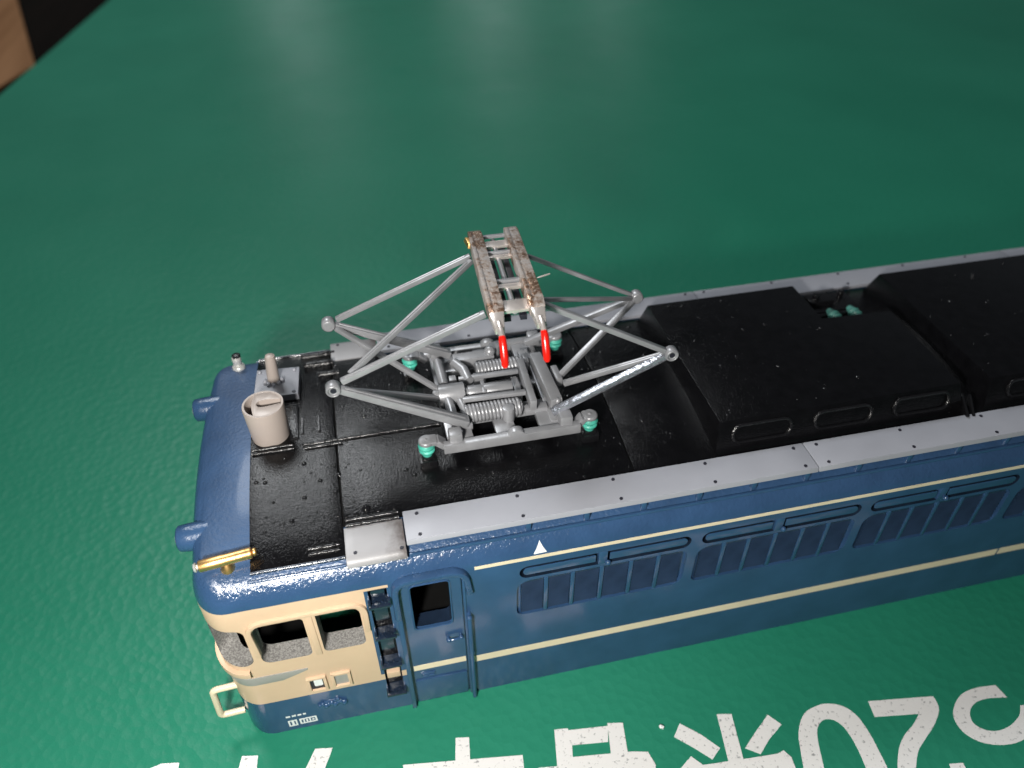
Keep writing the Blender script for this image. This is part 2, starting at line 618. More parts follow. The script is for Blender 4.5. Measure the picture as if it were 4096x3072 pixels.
# a crumb of white plastic beside the lettering
b = MB()
b.ball((43.72, -14.0, 0.10), 0.13, 9, 6, 0.8)
b.bar((43.66, -13.95, 0.1), (43.85, -14.12, 0.1), 0.16, 0.14)
tag(b.build('crumb', 'white', bevel=0.02), 'tiny white crumb lying on the green mat beside the lettering', 'crumb')

# ------------------------------------------------------------------ locomotive
loco = empty('model_locomotive', (0, 0, 0))
tag(loco, 'blue and cream model electric locomotive shell with black roof and raised silver pantograph', 'locomotive')

# ---- body shell: plan outline lofted upward, hollow inside
XC = 70.9           # middle of the body
W = 9.4


def half_outline():
    pts = []
    for k in range(9):
        y = -7.2 * k / 8
        pts.append((19.75 + 0.0065 * y * y, y))
    cx, a, bb = 21.79, 1.70, 2.2
    for k in range(1, 13):
        t = math.radians(90 * k / 12)
        pts.append((cx - a * math.cos(t), -7.2 - bb * math.sin(t)))
    for x in (22.1, 22.5, 22.9, 23.3, 23.8, 24.4, 25.4, 26.5, 27.74, 27.86, 29.5, 32, 35, 40, 47, 54, 62, XC):
        pts.append((x, -W))
    return pts


def full_outline():
    h = half_outline()
    near = h + [(2 * XC - x, y) for x, y in reversed(h[:-1])]
    far = [(x, -y) for x, y in reversed(near[1:-1])]
    return near + far


OUT = full_outline()
NO = len(OUT)


def normals():
    ns = []
    for i in range(NO):
        x0, y0 = OUT[i - 1]
        x1, y1 = OUT[(i + 1) % NO]
        tx, ty = x1 - x0, y1 - y0
        l = math.hypot(tx, ty)
        ns.append((-ty / l, tx / l))
    return ns


NRM = normals()
# make sure the normals point inward
if (XC - OUT[0][0]) * NRM[0][0] < 0:
    NRM = [(-a, -c) for a, c in NRM]


def offset(d):
    return [(x + n[0] * d, y + n[1] * d) for (x, y), n in zip(OUT, NRM)]


def is_cab(x):
    return x < 27.8 or x > 2 * XC - 27.8


LEV = [(0, 0), (0.0, 3.0), (0.0, 6.0), (0.0, 9.0), (0.0, 12.10), (0.06, 12.35), (0.16, 12.60), (0.30, 12.85),
       (0.48, 13.08), (0.68, 13.28), (0.92, 13.45), (1.2, 13.57), (1.5, 13.65)]


def wall_y(z):
    for (d0, z0), (d1, z1) in zip(LEV, LEV[1:]):
        if z0 <= z <= z1:
            return -W + d0 + (d1 - d0) * (z - z0) / (z1 - z0)
    return -W


def shell():
    bm = bmesh.new()

    def ring(d, z, low=None):
        r = []
        for (ox, oy), (nx_, ny_) in zip(OUT, NRM):
            # the nose is fuller than the sides: less inset where the outline faces forward
            de = d * (1 - 0.58 * abs(nx_) ** 1.5) if low is not None else d
            x, y = ox + nx_ * de, oy + ny_ * de
            zz = z
            if low is not None and not is_cab(ox):
                zz = min(z, low)
            r.append(bm.verts.new((x * S, y * S, zz * S)))
        return r

    def join(a, c, mi):
        for i in range(NO):
            j = (i + 1) % NO
            try:
                f = bm.faces.new((a[i], a[j], c[j], c[i]))
                f.material_index = mi
            except ValueError:
                pass

    lev = LEV
    rings = [ring(d, z, 13.62) for d, z in lev]
    for a, c in zip(rings, rings[1:]):
        join(a, c, 0)
    last = rings[-1]
    base = [(v.co.x, v.co.y, v.co.z) for v in last]
    def crown(x, y):
        u = min(x, 2 * XC - x) - 20.35
        u = max(0.0, min(1.0, u / 2.7))
        return 0.84 * max(0.0, 1 - (y / 7.9) ** 2) * u * (2 - u)

    z_edge = [crown(x / S, y / S) for (x, y, z) in base]
    for t in (0.9, 0.8, 0.7, 0.6, 0.5, 0.4, 0.3, 0.2, 0.1, 0.0):
        nw = []
        for (x, y, z), e0 in zip(base, z_edge):
            nw.append(bm.verts.new((x, y * t, z + (crown(x / S, y * t / S) - e0 * t) * S)))
        join(last, nw, 0)
        last = nw
    # inside
    ins = [ring(1.1, 0), ring(1.1, 6), ring(1.1, 12.9)]
    join(rings[0], ins[0], 1)
    join(ins[0], ins[1], 1)
    join(ins[1], ins[2], 1)
    last = ins[2]
    base = [(v.co.x, v.co.y, v.co.z) for v in last]
    for t in (0.5, 0.0):
        nw = [bm.verts.new((x, y * t, z)) for (x, y, z) in base]
        join(last, nw, 1)
        last = nw
    bmesh.ops.remove_doubles(bm, verts=bm.verts, dist=1e-5)
    bmesh.ops.dissolve_degenerate(bm, edges=bm.edges, dist=1e-5)
    bmesh.ops.recalc_face_normals(bm, faces=bm.faces)
    me = bpy.data.meshes.new('body')
    bm.to_mesh(me)
    bm.free()
    me.materials.append(M['livery'])
    me.materials.append(M['inside'])
    return me


LOUV = [36.15 + 10.2 * k for k in range(7)]


def mirror_x(x):
    return 2 * XC - x


# cutters: through-windows (grey overspray on the reveals) and shallow recesses (paint, some darkened for shade)
cut1, cut2, cut3 = MB(), MB(), MB()
for sy in (-1, 1):
    ya, yb = sy * 7.7, sy * 10.4
    for mx in (False, True):
        def X(x0, x1):
            return (mirror_x(x1), mirror_x(x0)) if mx else (x0, x1)
        a, c = X(22.55, 25.10)
        rs = (0.5, 0.3, 0.25, 0.55) if not mx else (0.3, 0.5, 0.55, 0.25)
        cut1.prism(rrect(a, c, 7.30, 10.66, 0, 5, rs), 'y', ya, yb)
        a, c = X(25.72, 27.92)
        rs = (0.3, 0.35, 0.6, 0.2) if not mx else (0.35, 0.3, 0.2, 0.6)
        cut1.prism(rrect(a, c, 7.34, 10.76, 0, 5, rs), 'y', ya, yb)
        a, c = X(30.55, 32.60)
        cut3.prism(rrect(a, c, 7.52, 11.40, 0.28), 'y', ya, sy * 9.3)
        # shallow recesses
        yr = sy * (W - 0.28)
        a, c = X(30.05, 33.25)
        cut2.prism(rrect(a, c, -1.0, 12.0, 0.3), 'y', yr, yb)
        a, c = X(28.50, 29.45)
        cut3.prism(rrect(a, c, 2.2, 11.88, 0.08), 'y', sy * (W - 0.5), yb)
    for x in LOUV:
        cut2.prism(rrect(x, x + 9.65, 7.15, 10.22, 0.55, 6, (0.45, 0.75, 0.5, 0.8)), 'y', sy * (W - 0.24), yb)
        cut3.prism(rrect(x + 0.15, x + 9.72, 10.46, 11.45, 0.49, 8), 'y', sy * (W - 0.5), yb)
    # corner window wrapping to the front
    for mx in (False, True):
        c0 = Vector((21.02, sy * 9.1, 0))
        n = Vector((-0.5, sy * 0.866, 0)).normalized()
        t = Vector((-n.y, n.x, 0))
        poly = rrect(-1.12, 1.12, 7.36, 10.60, 0.5, 5)
        m = MB()
        vs, k = [], len(poly)
        for d in (-1.25, 1.9):
            for u, v in poly:
                p = c0 + t * u + n * d
                vs.append((mirror_x(p.x) if mx else p.x, p.y, v))
        fs = [tuple(range(k)), tuple(k + i for i in reversed(range(k)))] + [(i, k + i, k + (i + 1) % k, (i + 1) % k) for i in range(k)]
        cut1.add(vs, fs)
        # windscreen halves
        a, c = (17.5, 21.3) if not mx else (mirror_x(21.3), mirror_x(17.5))
        cut1.prism(rrect(min(sy * 0.45, sy * 5.9), max(sy * 0.45, sy * 5.9), 7.4, 10.6, 0.4), 'x', a, c)


def boolean(obj, cutter_mb, mat):
    me = cutter_mb.mesh('cutter', smooth=False)
    me.materials.append(mat)
    co = bpy.data.objects.new('cutter', me)
    col.objects.link(co)
    md = obj.modifiers.new('b', 'BOOLEAN')
    md.operation = 'DIFFERENCE'
    md.solver = 'EXACT'
    md.object = co
    try:
        md.material_mode = 'TRANSFER'
    except Exception:
        pass
    dg = bpy.context.evaluated_depsgraph_get()
    new = bpy.data.meshes.new_from_object(obj.evaluated_get(dg))
    obj.modifiers.clear()
    old = obj.data
    obj.data = new
    bpy.data.meshes.remove(old)
    bpy.data.objects.remove(co)
    bpy.data.meshes.remove(me)


body = link('body', shell(), loco)
boolean(body, cut1, M['overspray'])
boolean(body, cut2, M['livery'])
boolean(body, cut3, M['shade_blue'])  # slot, ladder and door-window recesses coloured dark to carry their shade
bm = bmesh.new()
bm.from_mesh(body.data)
mats = list(body.data.materials)
nm = finish(bm, 'body', 32)
for mt in mats:
    nm.materials.append(mt)
body.data = nm

# added black blocks that keep the window and door openings dark
MB().box(21.6, 24.1, -7.9, 7.9, 0.3, 4.0).build('blackout_block', 'inside', loco)
MB().box(29.5, 34.5, -7.9, 7.9, 0.3, 7.3).build('blackout_block', 'inside', loco)

# ---- black roof panels
def zr(y):
    return 14.70 - 0.0150 * y * y


def roof_slab(x0, x1, hw, zb, dz=0.0, n=10, nx=6):
    b = MB()
    vs, fs = [], []
    for i in range(nx + 1):
        x = x0 + (x1 - x0) * i / nx
        for k in range(n + 1):
            y = -hw + 2 * hw * k / n
            vs.append((x, y, zr(y) + dz))
    top = len(vs)
    for i in range(nx + 1):
        x = x0 + (x1 - x0) * i / nx
        vs += [(x, -hw, zb), (x, hw, zb)]
    for i in range(nx):
        for k in range(n):
            a = i * (n + 1) + k
            fs.append((a, a + n + 1, a + n + 2, a + 1))
        fs.append((i * (n + 1), top + 2 * i, top + 2 * i + 2, (i + 1) * (n + 1)))
        fs.append((i * (n + 1) + n, (i + 1) * (n + 1) + n, top + 2 * i + 3, top + 2 * i + 1))
        fs.append((top + 2 * i, top + 2 * i + 1, top + 2 * i + 3, top + 2 * i + 2))
    for i in (0, nx):
        row = [i * (n + 1) + k for k in range(n + 1)]
        fs.append(tuple(row + [top + 2 * i + 1, top + 2 * i]))
    return b.add(vs, fs)


roof = roof_slab(23.18, 27.76, 8.40, 13.0).build('roof_panel', 'black', loco, 30, 0.05)
for x0, x1 in ((27.84, 43.26), (43.34, 65.0), (65.06, mirror_x(43.3)), (mirror_x(43.2), mirror_x(27.84))):
    roof_slab(x0, x1, 6.74, 13.0).build('roof_panel', 'black', loco, 30, 0.05)
roof_slab(mirror_x(27.76), mirror_x(23.18), 8.40, 13.0).build('roof_panel', 'black', loco, 30, 0.05)

# dark strips at the bottom of the panel joints
for x, hw in ((27.8, 6.74), (43.3, 6.74), (65.03, 6.74)):
    roof_slab(x - 0.1, x + 0.1, hw, 12.9, -0.10, nx=1).build('joint_strip', 'inside', loco)

# gutter ribs along the cab roof edge
for sy in (-1, 1):
    MB().tube([(23.2, sy * 8.44, 13.62), (25.4, sy * 8.455, 13.625), (27.72, sy * 8.47, 13.63)], 0.10, 12).build('gutter_rib', 'shade_blue', loco, 60)
    MB().tube([(23.0, sy * 8.70, 13.32), (25.4, sy * 8.71, 13.325), (27.70, sy * 8.72, 13.33)], 0.085, 12).build('gutter_rib', 'blue', loco, 60)

# raised lines, hatch rails and cable duct on the black roof
for xa, xb, y, w, h, dz in ((23.3, 25.5, -1.05, 0.12, 0.16, 0.05), (23.3, 25.5, -1.34, 0.12, 0.16, 0.05), (26.0, 33.6, -1.19, 0.13, 0.16, 0.05),
                            (26.1, 28.1, -1.46, 0.12, 0.15, 0.05), (25.9, 28.0, 7.9, 0.25, 0.2, 0.05), (26.1, 27.9, 6.6, 0.3, 0.2, 0.05),
                            (27.0, 28.2, 5.2, 0.25, 0.2, 0.05), (26.0, 27.5, -7.75, 0.12, 0.14, 0.03), (26.0, 27.5, -8.02, 0.12, 0.14, 0.03),
                            (27.9, 30.6, -6.55, 0.14, 0.2, 0.05), (27.9, 30.6, -6.85, 0.12, 0.3, 0.05)):
    n = max(2, int((xb - xa) / 0.12))
    pts = [(xa + (xb - xa) * k / n, y + rnd.uniform(-0.012, 0.012), zr(y) + dz + rnd.uniform(-0.012, 0.012)) for k in range(n + 1)]
    MB().tube(pts, [w * 0.85 * rnd.uniform(0.85, 1.15) for _ in pts], 10).build('roof_rib', 'gloss_black', loco, 60)
for x in (26.0, 26.92):
    MB().bar((x, -0.3, 14.72), (x, 5.7, zr(5.7) + 0.03), 0.16, 0.14).build('hatch_rail', 'gloss_black', loco, bevel=0.04)
b = MB()
b.box(25.3, 25.8, -0.6, 2.2, 14.5, 14.82)
b.build('cable_duct', 'gloss_black', loco, bevel=0.06)

# tiny rivets on the black roof and paint nibs: small, joined
b = MB()
for sy in (-1, 1):
    x = 30.6
    while x < 112:
        b.ball((x, sy * 6.58, zr(6.58) + 0.0), 0.10, 7, 4, 0.8)
        x += 1.75
for x in (27.6, 43.1, 43.5):
    for k in range(9):
        y = -6.2 + 12.4 * k / 8
        b.ball((x, y, zr(y)), 0.075, 7, 4, 0.8)
for x in (27.95, 28.5, 29.6, 30.4):
    b.ball((x, -6.3, zr(6.3) + 0.02), 0.15, 8, 5, 0.8)
b.ball((29.0, -6.0, zr(6.0)), 0.24, 8, 5, 0.7)
tag(b.build('roof_rivets', 'wet_black', loco, 80), kind='stuff')
b = MB()
for k in range(260):
    x = rnd.uniform(23.4, 47.4)
    y = rnd.uniform(-6.4, 6.4)
    r = rnd.choice((0.06, 0.07, 0.09, 0.14))
    b.ball((x, y, zr(y) - r * 0.05), r, 10, 6, 0.42)
for k in range(110):
    x = rnd.uniform(48.6, 80)
    y = rnd.uniform(-5.4, 5.4)
    if 58 < x < 65.2:
        continue
    r = rnd.choice((0.06, 0.07, 0.13))
    b.ball((x, y, 15.865), r, 10, 6, 0.42)
tag(b.build('paint_nibs', 'wet_black', loco, 80), kind='stuff')

# ---- raised roof boxes with oval ports
def roof_box(x0, x1, notch=None):
    zt, zb = 15.87, 13.95
    ty, by = 5.70, 6.45
    bx = 0.32
    b = MB()
    if notch:
        nx, ny = notch
        top = [(x0, -ty), (x1, -ty), (x1 + 0.25, ny), (nx, ny + 0.2), (nx, ty), (x0, ty)]
        bot = [(x0 - bx, -by), (x1 + bx, -by), (x1 + bx, ny), (nx, ny + 0.2), (nx + 0.4, by), (x0 - bx, by)]
    else:
        top = [(x0, -ty), (x1, -ty), (x1, ty), (x0, ty)]
        bot = [(x0 - bx, -by), (x1 + bx, -by), (x1 + bx, by), (x0 - bx, by)]
    n = len(top)
    b.add([(u, v, zb) for u, v in bot] + [(u, v, zt) for u, v in top],
          [tuple(reversed(range(n))), tuple(n + i for i in range(n))] + [(i, (i + 1) % n, n + (i + 1) % n, n + i) for i in range(n)])
    o = b.build('roof_box', 'black', loco, 30, 0.05, 2)
    # oval ports on both sides: sunk centre inside a raised rim
    k = int((x1 - x0 + 1.5) // 5.1)
    pitch = (x1 - x0) / max(1, k)
    for sy in (-1, 1):
        for i in range(k):
            cx = x0 + pitch * (i + 0.5)
            if sy > 0 and notch and cx > notch[0] - 1.5:
                continue
            hl, hh, zc = 1.76, 0.47, 15.08
            pts = []
            for (qx, a0) in ((cx + hl - hh, -90), (cx - hl + hh, 90)):
                for m in range(9):
                    a = math.radians(a0 + 180 * m / 8)
                    z = zc + hh * math.sin(a)
                    y = -(ty + (by - ty) * (zt - z) / (zt - zb)) - 0.03
                    pts.append((qx + hh * math.cos(a), -sy * y if sy < 0 else y, z))
            pts = [(p[0], sy * abs(p[1]), p[2]) for p in pts]
            rb = MB()
            rb.tube(pts, 0.115, 8, True)
            rb.build('oval_port', 'gloss_black', o)
    return o


b1 = roof_box(48.32, 63.08, (58.62, 1.65))
b2 = roof_box(65.08, mirror_x(65.08) + 0.0 if mirror_x(65.08) > 70 else 80)
roof_box(mirror_x(63.08), mirror_x(48.32))
MB().bar((63.55, -5.6, 14.75), (63.2, -6.95, 14.2), 0.16, 0.6).build('roof_bracket', 'gloss_black', loco, bevel=0.04)
MB().bar((64.0, -5.75, 14.75), (63.6, -6.95, 14.2), 0.14, 0.5).build('roof_bracket', 'gloss_black', loco, bevel=0.04)
# switchgear in the notch
b = MB()
b.box(58.9, 62.6, 3.6, 5.6, 14.0, 14.95)
b.box(59.3, 61.0, 4.2, 5.2, 14.9, 15.35)
b.cyl((59.2, 3.2, 14.9), (62.4, 3.2, 14.9), 0.22, 10)
b.cyl((59.8, 4.6, 15.3), (59.8, 4.6, 15.7), 0.25, 10)
b.cyl((61.9, 5.0, 14.9), (61.9, 5.0, 15.4), 0.22, 10)
b.build('switchgear', 'gloss_black', loco, bevel=0.05)
for x in (60.05, 61.5):
    b = MB()
    prof = [(0.02, 0), (0.28, 0.02), (0.36, 0.25), (0.30, 0.4), (0.40, 0.55), (0.32, 0.75), (0.40, 0.9), (0.3, 1.1), (0.2, 1.5)]
    b.lathe((x, 1.75, 15.3), prof, 16, 'y')
    b.build('insulator', 'mint_dark', loco, 45)

# ---- grey running boards
def plank(x0, x1, sy, name='running_board'):
    b = MB()
    yi, yo = 6.80, 8.72
    prof = [(sy * yi, 14.10), (sy * yi, 14.36), (sy * (yo - 0.04), 14.34), (sy * yo, 14.22), (sy * (yo + 0.06), 14.06), (sy * (yo - 0.1), 14.02)]
    n = 14
    vs, fs = [], []
    m = len(prof)
    for i in range(n + 1):
        x = x0 + (x1 - x0) * i / n
        vs += [(x, y, z) for y, z in prof]
    for i in range(n):
        for k in range(m):
            fs.append((i * m + k, i * m + (k + 1) % m, (i + 1) * m + (k + 1) % m, (i + 1) * m + k))
    fs.append(tuple(range(m)))
    fs.append(tuple(n * m + k for k in reversed(range(m))))
    b.add(vs, fs)
    return b.build(name, 'grey', loco, 30, 0.035, 2)


PL = [(30.78, 52.92), (52.98, 77.55), (77.62, 110)]
rb = MB()
rb.cyl((0, 0, 0), (0, 0, 0.035), 0.095, 10)
rivet_me = rb.mesh('rivet')
rivet_me.materials.append(M['dark'])
RIV = [31.48, 36.70, 41.89, 47.08, 52.27, 53.64, 58.79, 64.0, 69.2, 74.4]
for sy in (-1, 1):
    for x0, x1 in PL:
        o = plank(x0, x1, sy)
        for rx in RIV:
            if x0 < rx < x1:
                for ry in (7.09, 8.44):
                    put(rivet_me, 'rivet', (rx, sy * ry, 14.336 + (8.7 - ry) * 0.012), o)
b = MB()
for k in range(22):
    x = 36.8 + k * 3.1
    b.box(x, x + 0.28, -8.66, -8.40, 13.1, 14.05)
    b.box(x, x + 0.28, 8.40, 8.66, 13.1, 14.05)
tag(b.build('board_bracket', 'blue', loco, bevel=0.03), kind='stuff')
for sy in (-1, 1):
    MB().bar((30.8, sy * 8.76, 13.30), (110, sy * 8.76, 13.30), 0.16, 0.2).build('gutter', 'blue', loco, bevel=0.05)

# lower end plates
for sy in (-1, 1):
    prof = [(sy * 6.92, 13.72), (sy * 6.92, 13.98), (sy * 8.60, 13.94), (sy * 8.86, 13.88), (sy * 9.04, 13.74), (sy * 9.12, 13.52), (sy * 9.05, 13.42), (sy * 8.7, 13.6)]
    b = MB()
    vs, fs = [], []
    m, n = len(prof), 6
    for i in range(n + 1):
        x = 27.78 + (30.72 - 27.78) * i / n
        vs += [(x, y, z) for y, z in prof]
    for i in range(n):
        for k in range(m):
            fs.append((i * m + k, i * m + (k + 1) % m, (i + 1) * m + (k + 1) % m, (i + 1) * m + k))
    fs += [tuple(range(m)), tuple(n * m + k for k in reversed(range(m)))]
    o = b.add(vs, fs).build('end_plate', 'plate', loco, 40, 0.04)
    for rx, ry in ((28.25, 7.25), (28.25, 8.55), (30.5, 8.75)):
        q = put(rivet_me, 'rivet', (rx, sy * ry, 13.935), o)

# ---- cab roof fittings
# headlamp casings on the brow
for sy in (-1, 1):
    b = MB()
    b.lathe((19.0, sy * 5.0, 13.12), [(0.46, 0.38), (0.58, 0.40), (0.68, 0.50), (0.72, 0.9), (0.75, 1.5), (0.76, 2.4), (0.70, 3.2), (0.4, 3.8)], 28, 'x')
    o = b.build('headlamp_casing', 'blue_rough', loco, 50)
    b = MB()
    b.lathe((19.0, sy * 5.0, 13.12), [(0.08, 0.30), (0.36, 0.33), (0.46, 0.42), (0.46, 0.6)], 24, 'x')
    b.build('lamp_lens', 'steel', o, 50)

# brass whistle
b = MB()
p, q = Vector((20.90, -7.90, 14.17)), Vector((23.36, -7.66, 14.24))
d = (q - p)
b.tube([p, p + d * 0.02, p + d * 0.45, p + d * 0.48, p + d * 0.97, q], [0.27, 0.30, 0.30, 0.285, 0.285, 0.26], 22)
wh = b.build('brass_whistle', 'brass', loco, 50)
MB().tube([q, q + d * 0.03, q + d * 0.08, q + d * 0.1], [0.12, 0.2, 0.2, 0.14], 16).build('whistle_tip', 'brass', wh, 50)
MB().tube([p - d * 0.09, p - d * 0.05, p - d * 0.03, p], [0.2, 0.26, 0.14, 0.14], 14).build('whistle_mouth', 'steel', wh, 40)
MB().tube([p + d * 0.5 + Vector((0, -0.05, -0.95)), p + d * 0.5 + Vector((0, -0.05, -0.55)), p + d * 0.5 + Vector((0, -0.02, -0.2))], [0.42, 0.36, 0.2], 16).build('whistle_foot', 'brass', wh, 50)
# steel whistle on the far corner
b = MB()
b.lathe((22.0, 7.9, 13.45), [(0.36, -0.3), (0.38, 0.1), (0.40, 0.36), (0.34, 0.46), (0.22, 0.50), (0.22, 0.60), (0.28, 0.66), (0.29, 1.05), (0.25, 1.12)], 22)
sw = b.build('steel_whistle', 'steel', loco, 45)
MB().lathe((22.03, 7.95, 13.45), [(0.26, 1.10), (0.27, 1.22), (0.2, 1.26)], 18).build('whistle_cap', 'gloss_black', sw, 45)

# beige drum with a curled slot in the top
b = MB()
c = (24.28, 0.12)
r0 = 1.12
b.lathe((c[0], c[1], 0), [(1.02, 14.62), (1.03, 14.9), (r0, 16.86), (r0 - 0.03, 16.95), (0.98, 16.95), (0.95, 16.9), (0.94, 15.7)], 44)
dr = b.build('roof_drum', 'beige', loco, 40)
poly = []
# crescent insert: a disc cut by an arc on the left, with a blind slot entering from the right
def arc(cx, cy, r, a0, a1, n=14):
    return [(cx + r * math.cos(math.radians(a0 + (a1 - a0) * k / n)), cy + r * math.sin(math.radians(a0 + (a1 - a0) * k / n))) for k in range(n + 1)]
cx, cy = c
up = arc(cx, cy, 1.0, 12, 118)
lo = arc(cx, cy, 1.0, 242, 350)
left = [(cx - 0.55, cy + 0.55), (cx - 0.62, cy), (cx - 0.55, cy - 0.55)]
slot = [(cx + 0.92, cy - 0.10), (cx + 0.1, cy - 0.22), (cx - 0.22, cy - 0.18), (cx - 0.36, cy + 0.05), (cx - 0.22, cy + 0.30), (cx + 0.2, cy + 0.36), (cx + 0.9, cy + 0.24)]
poly = slot + up[1:] + left + lo[:-1]
b = MB()
b.prism(poly, 'z', 15.8, 16.935)
b.build('drum_insert', 'beige', dr, 35, 0.03)
b = MB()
b.box(cx - 0.2, cx + 0.85, cy - 0.1, cy + 0.22, 16.0, 16.45)
b.build('drum_tongue', 'beige', dr, 35, 0.05)

# plate with upright rod
b = MB()
b.hexa([(23.30, 3.05, 14.1), (25.85, 2.95, 14.1), (25.95, 5.55, 14.1), (23.42, 5.75, 14.1),
        (23.30, 3.05, 15.0), (25.85, 2.95, 15.0), (25.95, 5.55, 14.95), (23.42, 5.75, 14.95)])
rp = b.build('rod_plate', 'grey', loco, 30, 0.05)
b = MB()
b.tube([(24.45, 4.5, 14.95), (24.48, 4.5, 15.6), (24.56, 4.5, 16.65), (24.57, 4.5, 16.82), (24.57, 4.5, 16.88)], [0.36, 0.35, 0.31, 0.27, 0.14], 22)
b.build('rod', 'beige', rp, 50)
b = MB()
for a in range(200, 350, 36):
    b.ball((24.45 + 0.52 * math.cos(math.radians(a)), 4.5 + 0.52 * math.sin(math.radians(a)), 15.08), 0.14, 10, 6)
for (x, y) in ((23.6, 5.4), (25.65, 5.25), (25.6, 3.2)):
    b.ball((x, y, 15.0), 0.12, 10, 6)
tag(b.build('plate_bolts', 'grey', rp), kind='stuff')

# ---- cab side: window hoods, trim, plates, ladder, door
def path_bar(path, w, h, name, mat, parent, y0=-W, bevel=0.05):
    """flat moulding on the near wall following (x, z) points; h = how far it stands out"""
    b = MB()
    n = len(path)
    vs, fs = [], []
    for i, (x, z) in enumerate(path):
        x0, z0 = path[max(0, i - 1)]
        x1, z1 = path[min(n - 1, i + 1)]
        tx, tz = x1 - x0, z1 - z0
        l = math.hypot(tx, tz)
        nx, nz = -tz / l * w / 2, tx / l * w / 2
        vs += [(x + nx, y0 + 0.1, z + nz), (x - nx, y0 + 0.1, z - nz), (x - nx * 0.8, y0 - h, z - nz * 0.8), (x + nx * 0.8, y0 - h, z + nz * 0.8)]
    for i in range(n - 1):
        for k in range(4):
            fs.append((i * 4 + k, i * 4 + (k + 1) % 4, (i + 1) * 4 + (k + 1) % 4, (i + 1) * 4 + k))
    fs += [(0, 1, 2, 3), ((n - 1) * 4 + 3, (n - 1) * 4 + 2, (n - 1) * 4 + 1, (n - 1) * 4)]
    return b.add(vs, fs).build(name, mat, parent, 40, bevel)


def rounded_path(pts, r, n=6):
    out = [pts[0]]
    for i in range(1, len(pts) - 1):
        p, c, q = Vector(pts[i - 1]), Vector(pts[i]), Vector(pts[i + 1])
        a = c + (p - c).normalized() * r
        e = c + (q - c).normalized() * r
        for k in range(n + 1):
            t = k / n
            out.append(tuple((1 - t) ** 2 * a + 2 * t * (1 - t) * c + t * t * e))
    out.append(pts[-1])
    return out


path_bar(rounded_path([(22.50, 8.2), (22.36, 10.95), (28.20, 11.02), (28.16, 8.6)], 0.85), 0.32, 0.17, 'window_hood', 'cream', loco)
path_bar([(25.41, 7.2), (25.38, 10.8)], 0.42, 0.06, 'window_pillar', 'cream', loco)
# grey trim band and cream ledge around the nose, following the outline
def nose_band(z0, z1, d0, d1, x_end, name, mat, taper=0.0):
    h = half_outline()
    pts = [(x, y) for x, y in h if x <= 21.8]
    nn = NRM[:len(pts)]
    line = [((x - n[0] * d1), (y - n[1] * d1), x - n[0] * d0, y - n[1] * d0) for (x, y), n in zip(pts, nn)]
    for x in ([22.4, 23.2, x_end] if x_end > 23.3 else [x_end]):
        line.append((x, -W - d1, x, -W - d0))
    full = [(a, -b_, c_, -e) for a, b_, c_, e in reversed(line)] + line[1:]
    bb = MB()
    vs, fs = [], []
    n = len(full)
    for i, (xo, yo, xi, yi) in enumerate(full):
        f = min(i, n - 1 - i)
        zl = z0 + (taper if f == 0 else 0)
        vs += [(xi, yi, zl), (xo, yo, zl), (xo, yo, z1), (xi, yi, z1)]
    for i in range(n - 1):
        for k in range(4):
            fs.append((i * 4 + k, i * 4 + (k + 1) % 4, (i + 1) * 4 + (k + 1) % 4, (i + 1) * 4 + k))
    fs += [(0, 1, 2, 3), ((n - 1) * 4 + 3, (n - 1) * 4 + 2, (n - 1) * 4 + 1, (n - 1) * 4)]
    return bb.add(vs, fs).build(name, mat, loco, 40, 0.03)


nose_band(5.45, 6.16, -0.1, 0.045, 24.6, 'trim_band', 'trim', 0.55)
nose_band(6.55, 6.95, -0.1, 0.24, 21.75, 'nose_ledge', 'cream')

# two square plate holders
for x0 in (24.32, 25.64):
    b = MB()
    x1, z0, z1 = x0 + 1.06, 3.78, 5.17
    w = 0.17
    b.box(x0, x1, -W - 0.16, -W + 0.1, z0, z0 + w)
    b.box(x0, x1, -W - 0.16, -W + 0.1, z1 - w, z1)
    b.box(x0, x0 + w, -W - 0.157, -W + 0.1, z0 + w - 0.03, z1 - w + 0.03)
    b.box(x1 - w, x1, -W - 0.157, -W + 0.1, z0 + w - 0.03, z1 - w + 0.03)
    ph = b.build('plate_holder', 'cream', loco, 40, 0.03)
    if x0 < 25:
        MB().box(x0 + w, x1 - w, -W - 0.03, -W + 0.05, z0 + w, z1 - w).build('plate_card', 'dark', ph)
        MB().prism(rrect(x0 + 0.36, x1 - 0.24, z0 + 0.45, z1 - 0.3, 0.1), 'y', -W - 0.05, -W).build('plate_symbol', 'white', ph)
    else:
        MB().box(x0 + w, x1 - w, -W - 0.03, -W + 0.05, z0 + w, z1 - w).build('plate_card', 'trim', ph)

# builder's relief plate: glossy lumps on an oval
b = MB()
b.prism([(25.3 + 0.82 * math.cos(a * math.pi / 12), 2.15 + 0.26 * math.sin(a * math.pi / 12) + 0.12 * math.cos(a * math.pi / 12) * 0) for a in range(24)], 'y', -W - 0.07, -W + 0.05)
for k in range(9):
    x = 24.62 + 0.17 * k
    b.ball((x, -W - 0.06, 2.15 + 0.10 * math.sin(k * 2.1)), 0.13 + 0.03 * (k % 3), 8, 6, 1.2)
b.box(25.5, 25.75, -W - 0.12, -W, 2.2, 2.55)
b.build('relief_plate', 'blue', loco, 50, 0.02)

